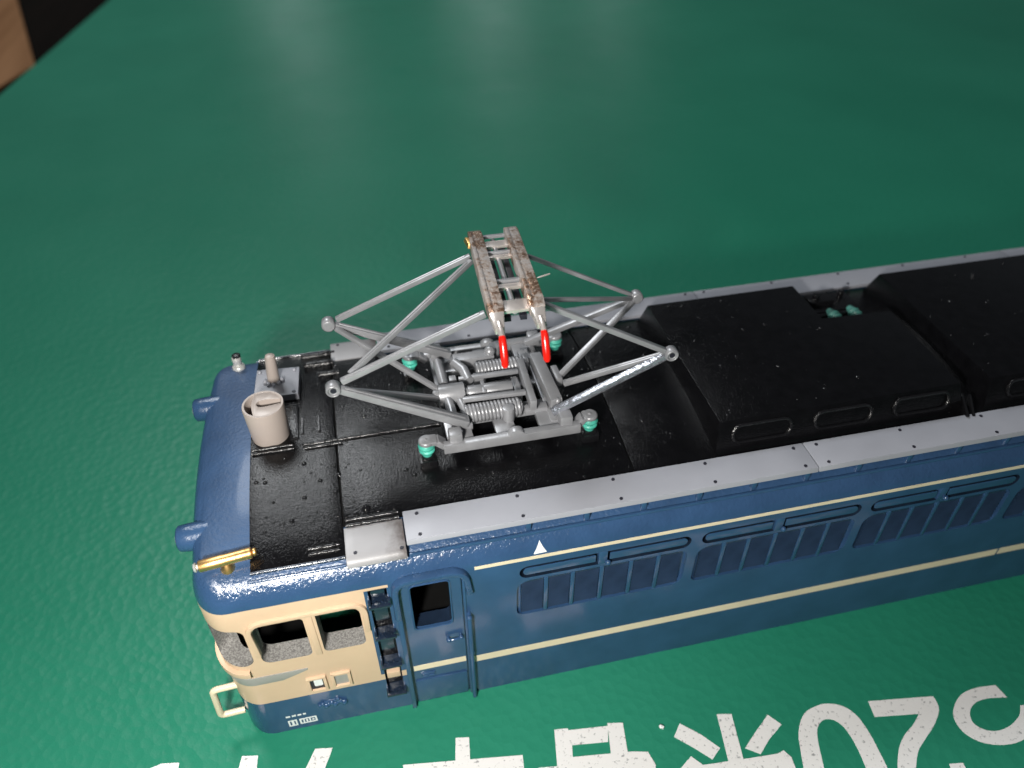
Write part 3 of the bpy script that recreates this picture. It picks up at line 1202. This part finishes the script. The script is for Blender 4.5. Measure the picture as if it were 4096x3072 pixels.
# small white markings low on the side
b = MB()
y0, y1 = -W - 0.012, -W + 0.01
for x, w in ((22.58, 0.24), (22.92, 0.22), (23.24, 0.20), (23.54, 0.16)):
    b.box(x, x + w, y0, y1, 1.44, 1.58)
x0, x1, z0, z1 = 22.60, 23.10, 0.42, 1.06
for q in ((x0, x1, z0, z0 + 0.09), (x0, x1, z1 - 0.09, z1), (x0, x0 + 0.09, z0 + 0.09, z1 - 0.09), (x1 - 0.09, x1, z0 + 0.09, z1 - 0.09), (22.79, 22.92, z0 + 0.12, z1 - 0.12)):
    b.box(q[0], q[1], y0, y1, q[2], q[3])
x0, x1, z0, z1 = 23.24, 24.22, 0.46, 1.04
for q in ((x0, x1, z0, z0 + 0.1), (x0, x1, z1 - 0.1, z1), (x0, x0 + 0.1, z0 + 0.1, z1 - 0.1), (x1 - 0.1, x1, z0 + 0.1, z1 - 0.1),
          (23.44, 23.52, z0 + 0.14, z1 - 0.14), (23.60, 23.70, z0 + 0.14, z0 + 0.4), (23.78, 23.86, z0 + 0.14, z1 - 0.14), (23.94, 24.06, z0 + 0.2, z0 + 0.34)):
    b.box(q[0], q[1], y0, y1, q[2], q[3])
tag(b.build('white_markings', 'white', loco, smooth=False), 'tiny white printed dashes and two boxed symbols')
b = MB()
b.prism([(37.05, 12.32), (37.4, 12.33), (37.75, 12.34), (37.58, 12.62), (37.42, 12.95), (37.24, 12.62)], 'y', -9.42, -9.0)
tri = b.build('white_triangle', 'white', loco, smooth=False)
for v in tri.data.vertices:     # lay the mark on the curve of the roof shoulder
    z = v.co.z / S
    v.co.y = (wall_y(z) + (-0.03 if v.co.y / S < -9.2 else 0.05)) * S

# ladder in its recess: four steps with boxed backs
lad = MB().box(28.52, 29.43, -W + 0.42, -W + 0.6, 2.25, 11.85).build('ladder', 'gloss_black', loco)
for z in (10.85, 8.0, 5.15, 2.15):
    b = MB()
    b.box(28.42, 29.56, -W - 0.40, -W + 0.4, z - 0.10, z + 0.06)
    b.box(28.42, 28.56, -W - 0.30, -W + 0.3, z, z + 0.26)
    b.box(29.42, 29.56, -W - 0.30, -W + 0.3, z, z + 0.26)
    for k in range(5):
        b.ball((28.66 + 0.16 * k, -W - 0.18 + 0.1 * (k % 2), z + 0.06), 0.07, 8, 5)
    b.build('step', 'shade_blue', lad, 40, 0.03)
for z in (9.15, 6.3, 11.2, 3.6):
    h = 1.25 if z < 11 else 0.6
    if z == 3.6:
        MB().box(28.62, 29.36, -W - 0.02, -W + 0.42, z - 0.15, z + 0.4).build('step_block', 'cream', lad, 40, 0.04)
        continue
    MB().box(28.62, 29.34, -W + 0.02, -W + 0.42, z, z + h).build('step_block', 'shade_blue', lad, 40, 0.06)

# door
dpoly_o = (30.10, 33.20, 0.05, 11.92)
b = MB()
yd0, yd1 = -W + 0.12, -W + 0.30
hx0, hx1, hz0, hz1 = 30.55, 32.60, 7.52, 11.40
b.box(30.10, hx0, yd0, yd1, 0.05, 11.92)
b.box(hx1, 33.20, yd0, yd1, 0.05, 11.92)
b.box(hx0 - 0.02, hx1 + 0.02, yd0 + 0.003, yd1, 0.05, hz0)
b.box(hx0 - 0.02, hx1 + 0.02, yd0 + 0.003, yd1, hz1, 11.92)
door = b.build('door', 'blue', loco, 40)
b = MB()
ring = rrect(hx0 - 0.02, hx1 + 0.02, hz0 - 0.02, hz1 + 0.02, 0.28)
b.tube([(x, yd0 - 0.005, z) for x, z in ring], 0.055, 6, True)
b.build('window_frame', 'blue', door)
b = MB()
b.tube([(32.28, yd0 - 0.02, 6.2), (32.28, yd0 - 0.2, 6.2), (32.5, yd0 - 0.24, 6.22), (32.95, yd0 - 0.24, 6.28), (32.98, yd0 - 0.02, 6.28)], 0.10, 10)
b.ball((32.28, yd0 - 0.2, 6.2), 0.15, 12, 8)
b.ball((32.97, yd0 - 0.2, 6.28), 0.15, 12, 8)
b.build('door_handle', 'blue', door, 50)
b = MB()
b.box(30.5, 31.32, yd0 - 0.08, yd0 + 0.02, 2.72, 2.80)
b.box(30.5, 31.32, yd0 - 0.08, yd0 + 0.02, 2.98, 3.06)
b.box(30.5, 30.58, yd0 - 0.077, yd0 + 0.02, 2.79, 2.99)
b.box(31.24, 31.32, yd0 - 0.077, yd0 + 0.02, 2.79, 2.99)
b.build('vent_grille', 'blue', door, 40, 0.02)
MB().box(30.14, 33.16, yd0 - 0.012, yd0 + 0.02, 3.42, 3.92).build('door_stripe', 'stripe', door)
MB().box(30.14, 33.16, yd0 - 0.10, yd0 + 0.02, 0.05, 2.42).build('kick_panel', 'blue', door, 40, 0.06)
path_bar(rounded_path([(29.80, 9.2), (29.82, 12.28), (33.42, 12.30), (33.62, 10.35)], 0.85), 0.40, 0.34, 'door_hood', 'blue_rough', loco, bevel=0.1)
MB().box(29.72, 29.98, -W - 0.30, -W + 0.1, 0.02, 9.3).build('door_jamb', 'blue', loco, 40, 0.06)
b = MB()
b.tube([(33.50, -W + 0.1, 8.32), (33.48, -W - 0.28, 8.30), (33.47, -W - 0.34, 8.15), (33.47, -W - 0.34, 0.1)], [0.12, 0.13, 0.13, 0.13], 12)
b.ball((33.48, -W - 0.3, 8.28), 0.17, 12, 8)
b.ball((33.52, -W - 0.3, 4.9), 0.14, 12, 8)
b.build('door_handrail', 'blue', loco, 50)
MB().box(33.28, 33.40, -W - 0.08, -W + 0.1, 0.02, 11.9).build('door_jamb', 'blue', loco, 40, 0.03)

# long cream stripes
b = MB()
b.box(33.62, 68.05, -W - 0.014, -W + 0.02, 3.34, 3.93)
b.build('lower_stripe', 'stripe', loco)
MB().box(68.2, 112.3, -W - 0.014, -W + 0.02, 3.36, 3.95).build('lower_stripe', 'stripe', loco)
MB().box(33.95, 108.2, -W - 0.016, -W + 0.02, 11.98, 12.20).build('upper_stripe', 'stripe', loco)

# louvre sets below their slit windows
COLS = [0.12, 1.62, 3.10, 4.73, 6.40, 7.98, 9.50]
def louvre_mesh(w):
    b = MB()
    b.box(0.14, w - 0.14, -W + 0.10, -W + 0.235, 7.28, 10.06)
    n = 10
    for k in range(n):
        z = 7.38 + k * (2.62 / n)
        b.add([(0.16, -W + 0.10, z), (w - 0.16, -W + 0.10, z), (w - 0.16, -W + 0.0, z + 0.03), (0.16, -W + 0.0, z + 0.03),
               (0.16, -W + 0.10, z + 0.21), (w - 0.16, -W + 0.10, z + 0.21)],
              [(0, 1, 2, 3), (3, 2, 5, 4), (0, 3, 4), (1, 5, 2)])
    me = b.mesh('louvre_panel', 25)
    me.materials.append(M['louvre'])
    return me


lm = [louvre_mesh(COLS[k + 1] - COLS[k]) for k in range(6)]
rib = MB()
rib.box(-0.12, 0.12, -W + 0.0, -W + 0.235, 7.2, 10.16)
rib_me = rib.mesh('rib', 40, 0.05)
rib_me.materials.append(M['blue'])
pn = []
for (u0, u1) in ((0.36, 4.32), (5.10, 9.52)):
    m = MB()
    m.prism(rrect(u0, u1, 10.68, 11.23, 0.26, 6, (0.26, 0.05, 0.05, 0.26) if u0 < 1 else (0.05, 0.26, 0.26, 0.05)), 'y', -W + 0.02, -W + 0.07)
    me = m.mesh('slit_pane', 40, 0.02)
    me.materials.append(M['blue'])
    k = MB()
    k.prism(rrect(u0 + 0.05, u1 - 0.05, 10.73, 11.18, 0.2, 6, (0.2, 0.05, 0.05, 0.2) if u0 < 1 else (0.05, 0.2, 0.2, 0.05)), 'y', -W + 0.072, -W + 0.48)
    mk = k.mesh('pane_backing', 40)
    mk.materials.append(M['shade_blue'])  # pane sides darkened so the slot gap looks shaded
    pn.append((me, mk))
post = MB()
post.box(4.46, 4.96, -W - 0.02, -W + 0.48, 10.45, 11.46)
post.ball((5.0, -W - 0.06, 10.55), 0.17, 10, 6)
post_me = post.mesh('slit_post', 40, 0.04)
post_me.materials.append(M['blue'])
for x in LOUV:
    base = put(None, 'louvre_set', (x, 0, 0), loco)
    base.empty_display_size = 0.2
    for k in range(6):
        put(lm[k], 'louvre_panel', (COLS[k], 0, 0), base)
        if k:
            put(rib_me, 'rib', (COLS[k], 0, 0), base)
    for fp, bp_ in pn:
        put(fp, 'slit_pane', (0, 0, 0), base)
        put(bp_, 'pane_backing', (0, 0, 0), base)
    put(post_me, 'slit_post', (0, 0, 0), base)

# front grab rail low on the nose
b = MB()
b.tube(rounded_path([(20.5, -8.45, 4.35), (19.15, -8.5, 4.32), (18.98, -8.5, 1.62), (20.3, -8.4, 1.55)], 0.3, 5), 0.19, 12)
b.build('grab_rail', 'stripe', loco, 50)
# dark coupler pocket under the nose
b = MB()
b.box(18.9, 20.4, -3.2, 3.2, 0.1, 2.6)
b.build('coupler_pocket', 'gloss_black', loco, 40, 0.1)

# ------------------------------------------------------------------ pantograph (a part of the locomotive)
PX = 37.07
b = MB()
zb0, zb1 = 15.28, 15.88
for sy in (-1, 1):
    # side beam with a hump in the middle
    y0, y1 = sy * 3.78, sy * 4.22
    prof = [(33.42, zb0), (40.92, zb0), (40.92, zb1)]
    for k in range(9):
        a = math.pi * k / 8
        prof.append((37.35 + 0.42 * math.cos(a), zb1 + 0.30 * math.sin(a)))
    prof += [(33.42, zb1)]
    b.prism(prof, 'y', y0, y1)
    # inner web with two windows
    yi = sy * 2.35
    for xa, xb in ((34.4, 35.1), (36.35, 37.45), (38.75, 39.9)):
        b.box(xa, xb, min(yi, y0), max(yi, y0), zb0 + 0.12, zb1 - 0.12)
    b.box(34.3, 40.0, min(yi, yi - sy * 0.35), max(yi, yi - sy * 0.35), zb0 + 0.1, zb1 - 0.1)
b.box(33.7, 34.5, -3.5, 3.5, 15.42, 15.80)
b.box(39.4, 40.1, -3.5, 3.5, 15.40, 15.82)
panto = b.build('pantograph', 'silver', loco, 40, 0.06)

for sx in (-1, 1):
    for sy in (-1, 1):
        ix, iy = (32.55, 41.55)[sx > 0], sy * 3.72
        b = MB()
        ex = 33.5 if sx < 0 else 40.85
        mxp = ex + (ix - ex) * 0.45
        b.bar((ex, iy, 15.58), (mxp, iy, 16.0), 0.62, 0.34)
        b.bar((mxp - (ix - ex) * 0.03, iy, 15.99), (ix, iy, 16.02), 0.64, 0.28)
        b.lathe((ix, iy, 0), [(0.36, 15.88), (0.42, 15.92), (0.42, 16.08), (0.34, 16.15)], 18)
        b.ball((ix - 0.02, iy, 16.14), 0.11, 10, 6, 0.6)
        b.build('bracket', 'silver', panto, 40, 0.05)
        b = MB()
        prof = [(0.26, 15.02), (0.29, 15.10), (0.30, 15.24), (0.36, 15.32), (0.43, 15.37), (0.43, 15.44), (0.33, 15.50), (0.37, 15.60), (0.46, 15.67), (0.46, 15.74), (0.36, 15.82), (0.34, 15.92)]
        b.lathe((ix, iy, 0), prof, 22)
        b.build('insulator', 'mint', panto, 60)
        b = MB()
        b.box(ix - 0.46, ix + 0.46, iy - 0.5, iy + 0.5, 14.4, 14.92)
        b.box(ix - 0.34, ix + 0.34, iy - 0.36, iy + 0.36, 14.9, 15.06)
        b.build('insulator_foot', 'gloss_black', panto, 40, 0.05)
        # square bolt blocks at the arm roots
        bx = (34.12, 40.15)[sx > 0]
        b = MB()
        b.box(bx - 0.36, bx + 0.36, sy * 3.7 - 0.36, sy * 3.7 + 0.36, 15.7, 16.42)
        b.build('bolt_block', 'silver', panto, 40, 0.14)

# centre machinery
def spring(x0, x1, y, z, r, turns):
    b = MB()
    n = turns * 10
    pts = []
    for k in range(n + 1):
        a = 2 * math.pi * k / 10
        pts.append((x0 + (x1 - x0) * k / n, y + r * math.cos(a), z + r * math.sin(a)))
    b.tube(pts, 0.105, 6)
    b.cyl((x0 - 0.05, y, z), (x1 + 0.05, y, z), r * 0.86, 14)
    return b.build('spring', 'silver', panto, 60)


spring(34.95, 38.0, -2.2, 16.08, 0.46, 15)
spring(36.2, 39.2, 1.35, 16.10, 0.44, 15)
b = MB()
b.tube([(33.35, -0.62, 16.35), (33.4, -0.62, 16.35), (33.42, -0.62, 16.35), (33.75, -0.62, 16.35)], [0.2, 0.28, 0.34, 0.34], 18)
b.cyl((33.7, -0.62, 16.30), (35.15, -0.64, 16.30), 0.62, 22)
b.cyl((35.1, -0.64, 16.25), (35.35, -0.64, 16.25), 0.30, 16)
b.build('cylinder', 'silver', panto, 40, 0.05)
b = MB()
b.cyl((35.35, -0.66, 16.22), (36.2, -0.7, 16.22), 0.42, 20)
b.cyl((36.25, -0.7, 16.22), (37.85, -0.8, 16.22), 0.46, 20)
b.box(36.12, 36.34, -1.2, -0.2, 15.8, 16.62)
b.build('piston_housing', 'silver', panto, 40, 0.05)
MB().bar((34.9, -1.60, 16.62), (38.4, -1.82, 16.70), 0.26, 0.28).build('tie_rod', 'silver', panto, 40, 0.06)
MB().bar((38.72, 1.1, 16.45), (38.62, -2.75, 16.45), 0.42, 0.75).build('cross_bar', 'silver', panto, 40, 0.12)
b = MB()
b.bar((39.75, 1.6, 16.3), (39.92, -2.75, 16.3), 0.72, 0.75)
b.ball((39.98, -2.7, 16.5), 0.2, 10, 6)
b.build('cross_bar', 'silver', panto, 40, 0.14)
MB().bar((40.55, 0.4, 16.2), (40.6, -0.9, 16.2), 0.4, 0.6).build('cross_bar', 'silver', panto, 40, 0.12)
MB().tube([(34.05, 2.2, 16.45), (34.08, 1.2, 16.45), (34.1, 0.1, 16.4)], 0.27, 14).build('shaft', 'silver', panto, 50)
b = MB()
b.tube([(34.15, -1.2, 16.35), (34.2, -1.8, 16.3), (34.22, -2.5, 16.2)], 0.27, 14)
b.build('shaft', 'silver', panto, 50)
MB().tube([(34.8, -1.2, 16.25), (34.9, -1.8, 16.2), (34.95, -2.3, 16.0)], 0.22, 12).build('link_rod', 'silver', panto, 50)
MB().box(34.5, 34.9, 0.5, 0.95, 15.8, 16.35).build('stop_block', 'silver', panto, 40, 0.05)
MB().tube([(35.0, 1.9, 16.45), (35.4, 1.1, 16.5), (35.55, 0.2, 16.35)], 0.3, 12).build('link_rod', 'silver', panto, 50)
b = MB()
b.box(35.0, 37.4, 2.0, 2.7, 15.9, 16.5)
b.ball((37.2, 2.4, 16.55), 0.34, 12, 8)
b.build('linkage', 'silver', panto, 45, 0.05)
b = MB()
b.cyl((37.22, -2.72, 15.7), (37.22, -2.72, 16.62), 0.34, 18)
b.build('stop_post', 'silver', panto, 45, 0.06)
b = MB()
b.cyl((37.6, 3.0, 15.7), (37.6, 3.0, 16.5), 0.34, 18)
b.build('stop_post', 'silver', panto, 45, 0.06)

MB().bar((35.0, 0.42, 16.42), (38.45, 0.32, 16.48), 0.24, 0.26).build('tie_rod', 'silver', panto, 40, 0.06)
MB().box(35.9, 36.6, 0.55, 0.95, 15.5, 16.3).build('stop_block', 'silver', panto, 40, 0.06)
MB().box(37.95, 38.35, -1.3, 0.2, 15.5, 16.25).build('stop_block', 'silver', panto, 40, 0.08)
MB().box(34.55, 35.2, -3.0, -2.5, 15.6, 16.05).build('stop_block', 'silver', panto, 40, 0.08)
MB().box(38.2, 39.5, -2.55, -2.05, 15.6, 16.0).build('stop_block', 'silver', panto, 40, 0.08)
MB().box(38.9, 39.5, 1.7, 2.6, 15.6, 16.2).build('stop_block', 'silver', panto, 40, 0.08)
MB().box(34.4, 39.6, -1.95, -1.35, 15.36, 15.62).build('floor_strip', 'silver', panto, 40, 0.05)
MB().box(34.4, 39.6, 0.05, 0.8, 15.36, 15.6).build('floor_strip', 'silver', panto, 40, 0.05)

# arms
KL, KR = 28.32, 46.22
ZL, ZR = 19.70, 18.78
KY = 2.77


def arm(p, q, w, h, mat='silver', w2=None, h2=None, groove=False):
    b = MB()
    b.bar(p, q, w, h, (0, 0, 1), w2, h2)
    if groove:
        p_, q_ = Vector(p), Vector(q)
        up = Vector((0, 0, 1))
        d = (q_ - p_)
        s = d.normalized().cross(up).normalized()
        u = s.cross(d.normalized())
        b.bar(p_ + d * 0.03 + u * (h / 2), q_ - d * 0.03 + u * ((h2 or h) / 2), w * 0.45, 0.12)
    return b.build('arm', mat, panto, 40, 0.06)


# lower arms: thick channels to the side beams, thin diagonals to the middle
arm((KL + 0.3, -KY - 0.02, ZL - 0.12), (34.9, -3.05, 16.28), 0.36, 0.36, w2=0.60, h2=0.5, groove=True)
arm((KL + 0.3, KY, ZL - 0.12), (34.9, 3.05, 16.25), 0.36, 0.36, w2=0.54, h2=0.45, groove=True)
arm((KR - 0.3, -KY, ZR - 0.15), (39.5, -3.32, 16.30), 0.40, 0.36, 'silver_bright')
arm((KR - 0.3, KY, ZR - 0.1), (39.5, 3.2, 16.2), 0.36, 0.34)
arm((KL + 0.35, KY - 0.15, ZL - 0.2), (33.9, -0.45, 16.45), 0.28, 0.28)
arm((KL + 0.3, -KY + 0.1, ZL - 0.25), (33.9, -0.75, 16.2), 0.24, 0.30)
arm((KR - 0.3, -KY + 0.1, ZR - 0.1), (40.75, -1.15, 16.32), 0.32, 0.30, groove=True)
arm((KR - 0.25, KY - 0.2, ZR - 0.15), (40.75, -0.45, 16.35), 0.32, 0.30)
# knees
for kx, kz in ((KL, ZL), (KR, ZR)):
    for sy in (-1, 1):
        b = MB()
        y0, y1 = sy * (KY - 0.28), sy * (KY + 0.32)
        b.lathe((kx, 0, kz), [(0.30, min(y0, y1)), (0.38, min(y0, y1) + 0.08), (0.38, max(y0, y1) - 0.08), (0.33, max(y0, y1)), (0.28, max(y0, y1)), (0.24, max(y0, y1) - 0.12)] if sy > 0 else
                [(0.24, min(y0, y1) + 0.12), (0.28, min(y0, y1)), (0.33, min(y0, y1)), (0.38, min(y0, y1) + 0.08), (0.38, max(y0, y1) - 0.08), (0.30, max(y0, y1))], 24, 'y')
        b.build('knee_joint', 'silver', panto, 45, 0.02)
        yc = y1 - sy * 0.10
        MB().cyl((kx, yc - 0.03, kz), (kx, yc + 0.03, kz), 0.15, 16).build('knee_hole_shade', 'dark', panto, 45)  # dark disc standing for the shaded hollow of the knee
# upper arms
ZT = 22.62
arm((KL + 0.45, -KY + 0.02, ZL + 0.32), (36.2, -2.25, ZT), 0.31, 0.32, groove=True)
arm((KL + 0.45, KY - 0.02, ZL + 0.25), (36.45, 3.25, ZT), 0.29, 0.30, groove=True)
arm((KL + 0.9, -KY + 0.35, ZL + 0.45), (36.4, 2.75, ZT), 0.28, 0.30, groove=True)
arm((KR - 0.35, -KY + 0.02, ZR + 0.2), (39.2, -1.95, ZT - 0.1), 0.30, 0.30)
arm((KR - 0.3, KY, ZR + 0.2), (39.5, 2.55, ZT), 0.22, 0.24)
arm((KR - 0.4, KY - 0.25, ZR + 0.1), (39.25, -1.5, ZT - 0.15), 0.22, 0.24)

# pan head: two worn contact shoes with red-tipped horns
def sx_at(y, x0):
    return x0 + 0.042 * (y - 4.5)


for x0, ext in ((36.9, 0.0), (38.93, 0.05)):
    b = MB()
    for ya, yb, w0, w1, zt0, zt1 in ((4.55, 4.1, 0.72, 0.80, 23.42, 23.52), (4.1, -2.75, 0.80, 0.82, 23.52, 23.52), (-2.75, -3.35, 0.82, 0.74, 23.52, 23.44)):
        b.hexa([(sx_at(ya, x0) - w0 / 2, ya, 22.88), (sx_at(ya, x0) + w0 / 2, ya, 22.88), (sx_at(yb, x0) + w1 / 2, yb, 22.88), (sx_at(yb, x0) - w1 / 2, yb, 22.88),
                (sx_at(ya, x0) - w0 / 2, ya, zt0), (sx_at(ya, x0) + w0 / 2, ya, zt0), (sx_at(yb, x0) + w1 / 2, yb, zt1), (sx_at(yb, x0) - w1 / 2, yb, zt1)])
    # slim wearing strip along the outer edge
    b.bar((sx_at(4.2, x0) - 0.28, 4.2, 23.5), (sx_at(-3.0, x0) - 0.28, -3.0, 23.5), 0.22, 0.22)
    shoe = b.build('contact_shoe', 'shoe', panto, 40, 0.05)
    b = MB()
    b.hexa([(sx_at(-3.3, x0) - 0.36, -3.3, 22.9), (sx_at(-3.3, x0) + 0.36, -3.3, 22.9), (sx_at(-4.3, x0) + 0.24, -4.3, 22.75), (sx_at(-4.3, x0) - 0.24, -4.3, 22.75),
            (sx_at(-3.3, x0) - 0.36, -3.3, 23.42), (sx_at(-3.3, x0) + 0.36, -3.3, 23.42), (sx_at(-4.3, x0) + 0.22, -4.3, 23.14), (sx_at(-4.3, x0) - 0.22, -4.3, 23.14)])
    b.build('shoe_end', 'bare', panto, 40, 0.08)
    MB().tube([(sx_at(4.4, x0), 4.3, 23.1), (sx_at(4.4, x0), 4.75, 23.0), (sx_at(4.4, x0) + 0.1, 4.95, 22.7)], [0.16, 0.15, 0.1], 10).build('horn', 'bare', panto, 50)
    for sy, yo in ((-1, -3.9),):
        hx = sx_at(yo, x0)
        P = lambda t, z: (hx - 0.02 * t, yo + sy * t, z)
        b = MB()
        b.tube([P(0.0, 23.12), P(0.45, 23.08), P(0.85, 22.90), P(1.0, 22.80)], [0.17, 0.16, 0.15, 0.15], 12)
        b.build('horn', 'bare', panto, 50)
        b = MB()
        b.tube([P(0.80, 22.93), P(0.92, 22.84), P(1.12, 22.56), P(1.34, 22.18), P(1.54, 21.80), P(1.60, 21.68)], [0.16, 0.185, 0.19, 0.19, 0.18, 0.10], 14)
        b.build('horn_tip', 'red', panto, 50)
# burrs of bare metal on the shoes
MB().tube([(39.15, -0.95, 23.45), (39.5, -0.9, 23.5), (39.85, -0.82, 23.52)], [0.03, 0.05, 0.04], 8).build('burr', 'bare', panto, 50)
MB().hexa([(36.32, 3.2, 23.1), (36.55, 3.2, 23.1), (36.55, 3.9, 23.1), (36.22, 4.1, 23.1), (36.36, 3.3, 23.4), (36.55, 3.2, 23.4), (36.55, 3.9, 23.4), (36.3, 3.9, 23.45)]).build('burr', 'brass', panto, 40, 0.04)
# cross pieces between the shoes
for y, w, mt in ((4.05, 0.18, 'silver'), (3.35, 0.6, 'bare'), (2.3, 0.16, 'silver'), (2.05, 0.26, 'bare'), (-0.5, 0.2, 'silver'), (-0.85, 0.35, 'bare'), (-2.6, 0.9, 'bare')):
    zz = 23.22 if mt == 'silver' else 23.08
    MB().bar((sx_at(y, 36.9) + 0.3, y, zz), (sx_at(y, 38.93) - 0.3, y, zz), w, 0.2).build('cross_piece', mt, panto, 40, 0.04)
for dx in (0.62, 1.42):  # dark strips added for the shade between the shoes
    MB().bar((sx_at(4.0, 36.9) + dx, 4.0, 22.55), (sx_at(-2.9, 36.9) + dx, -2.9, 22.55), 0.34, 0.3).build('shade_strip', 'dark', panto, 40, 0.03)
for dx in (0.98,):
    MB().tube([(sx_at(4.0, 36.9) + dx, 4.0, 22.95), (sx_at(-2.9, 36.9) + dx, -2.9, 22.95)], 0.15, 10).build('head_tube', 'silver', panto, 50)
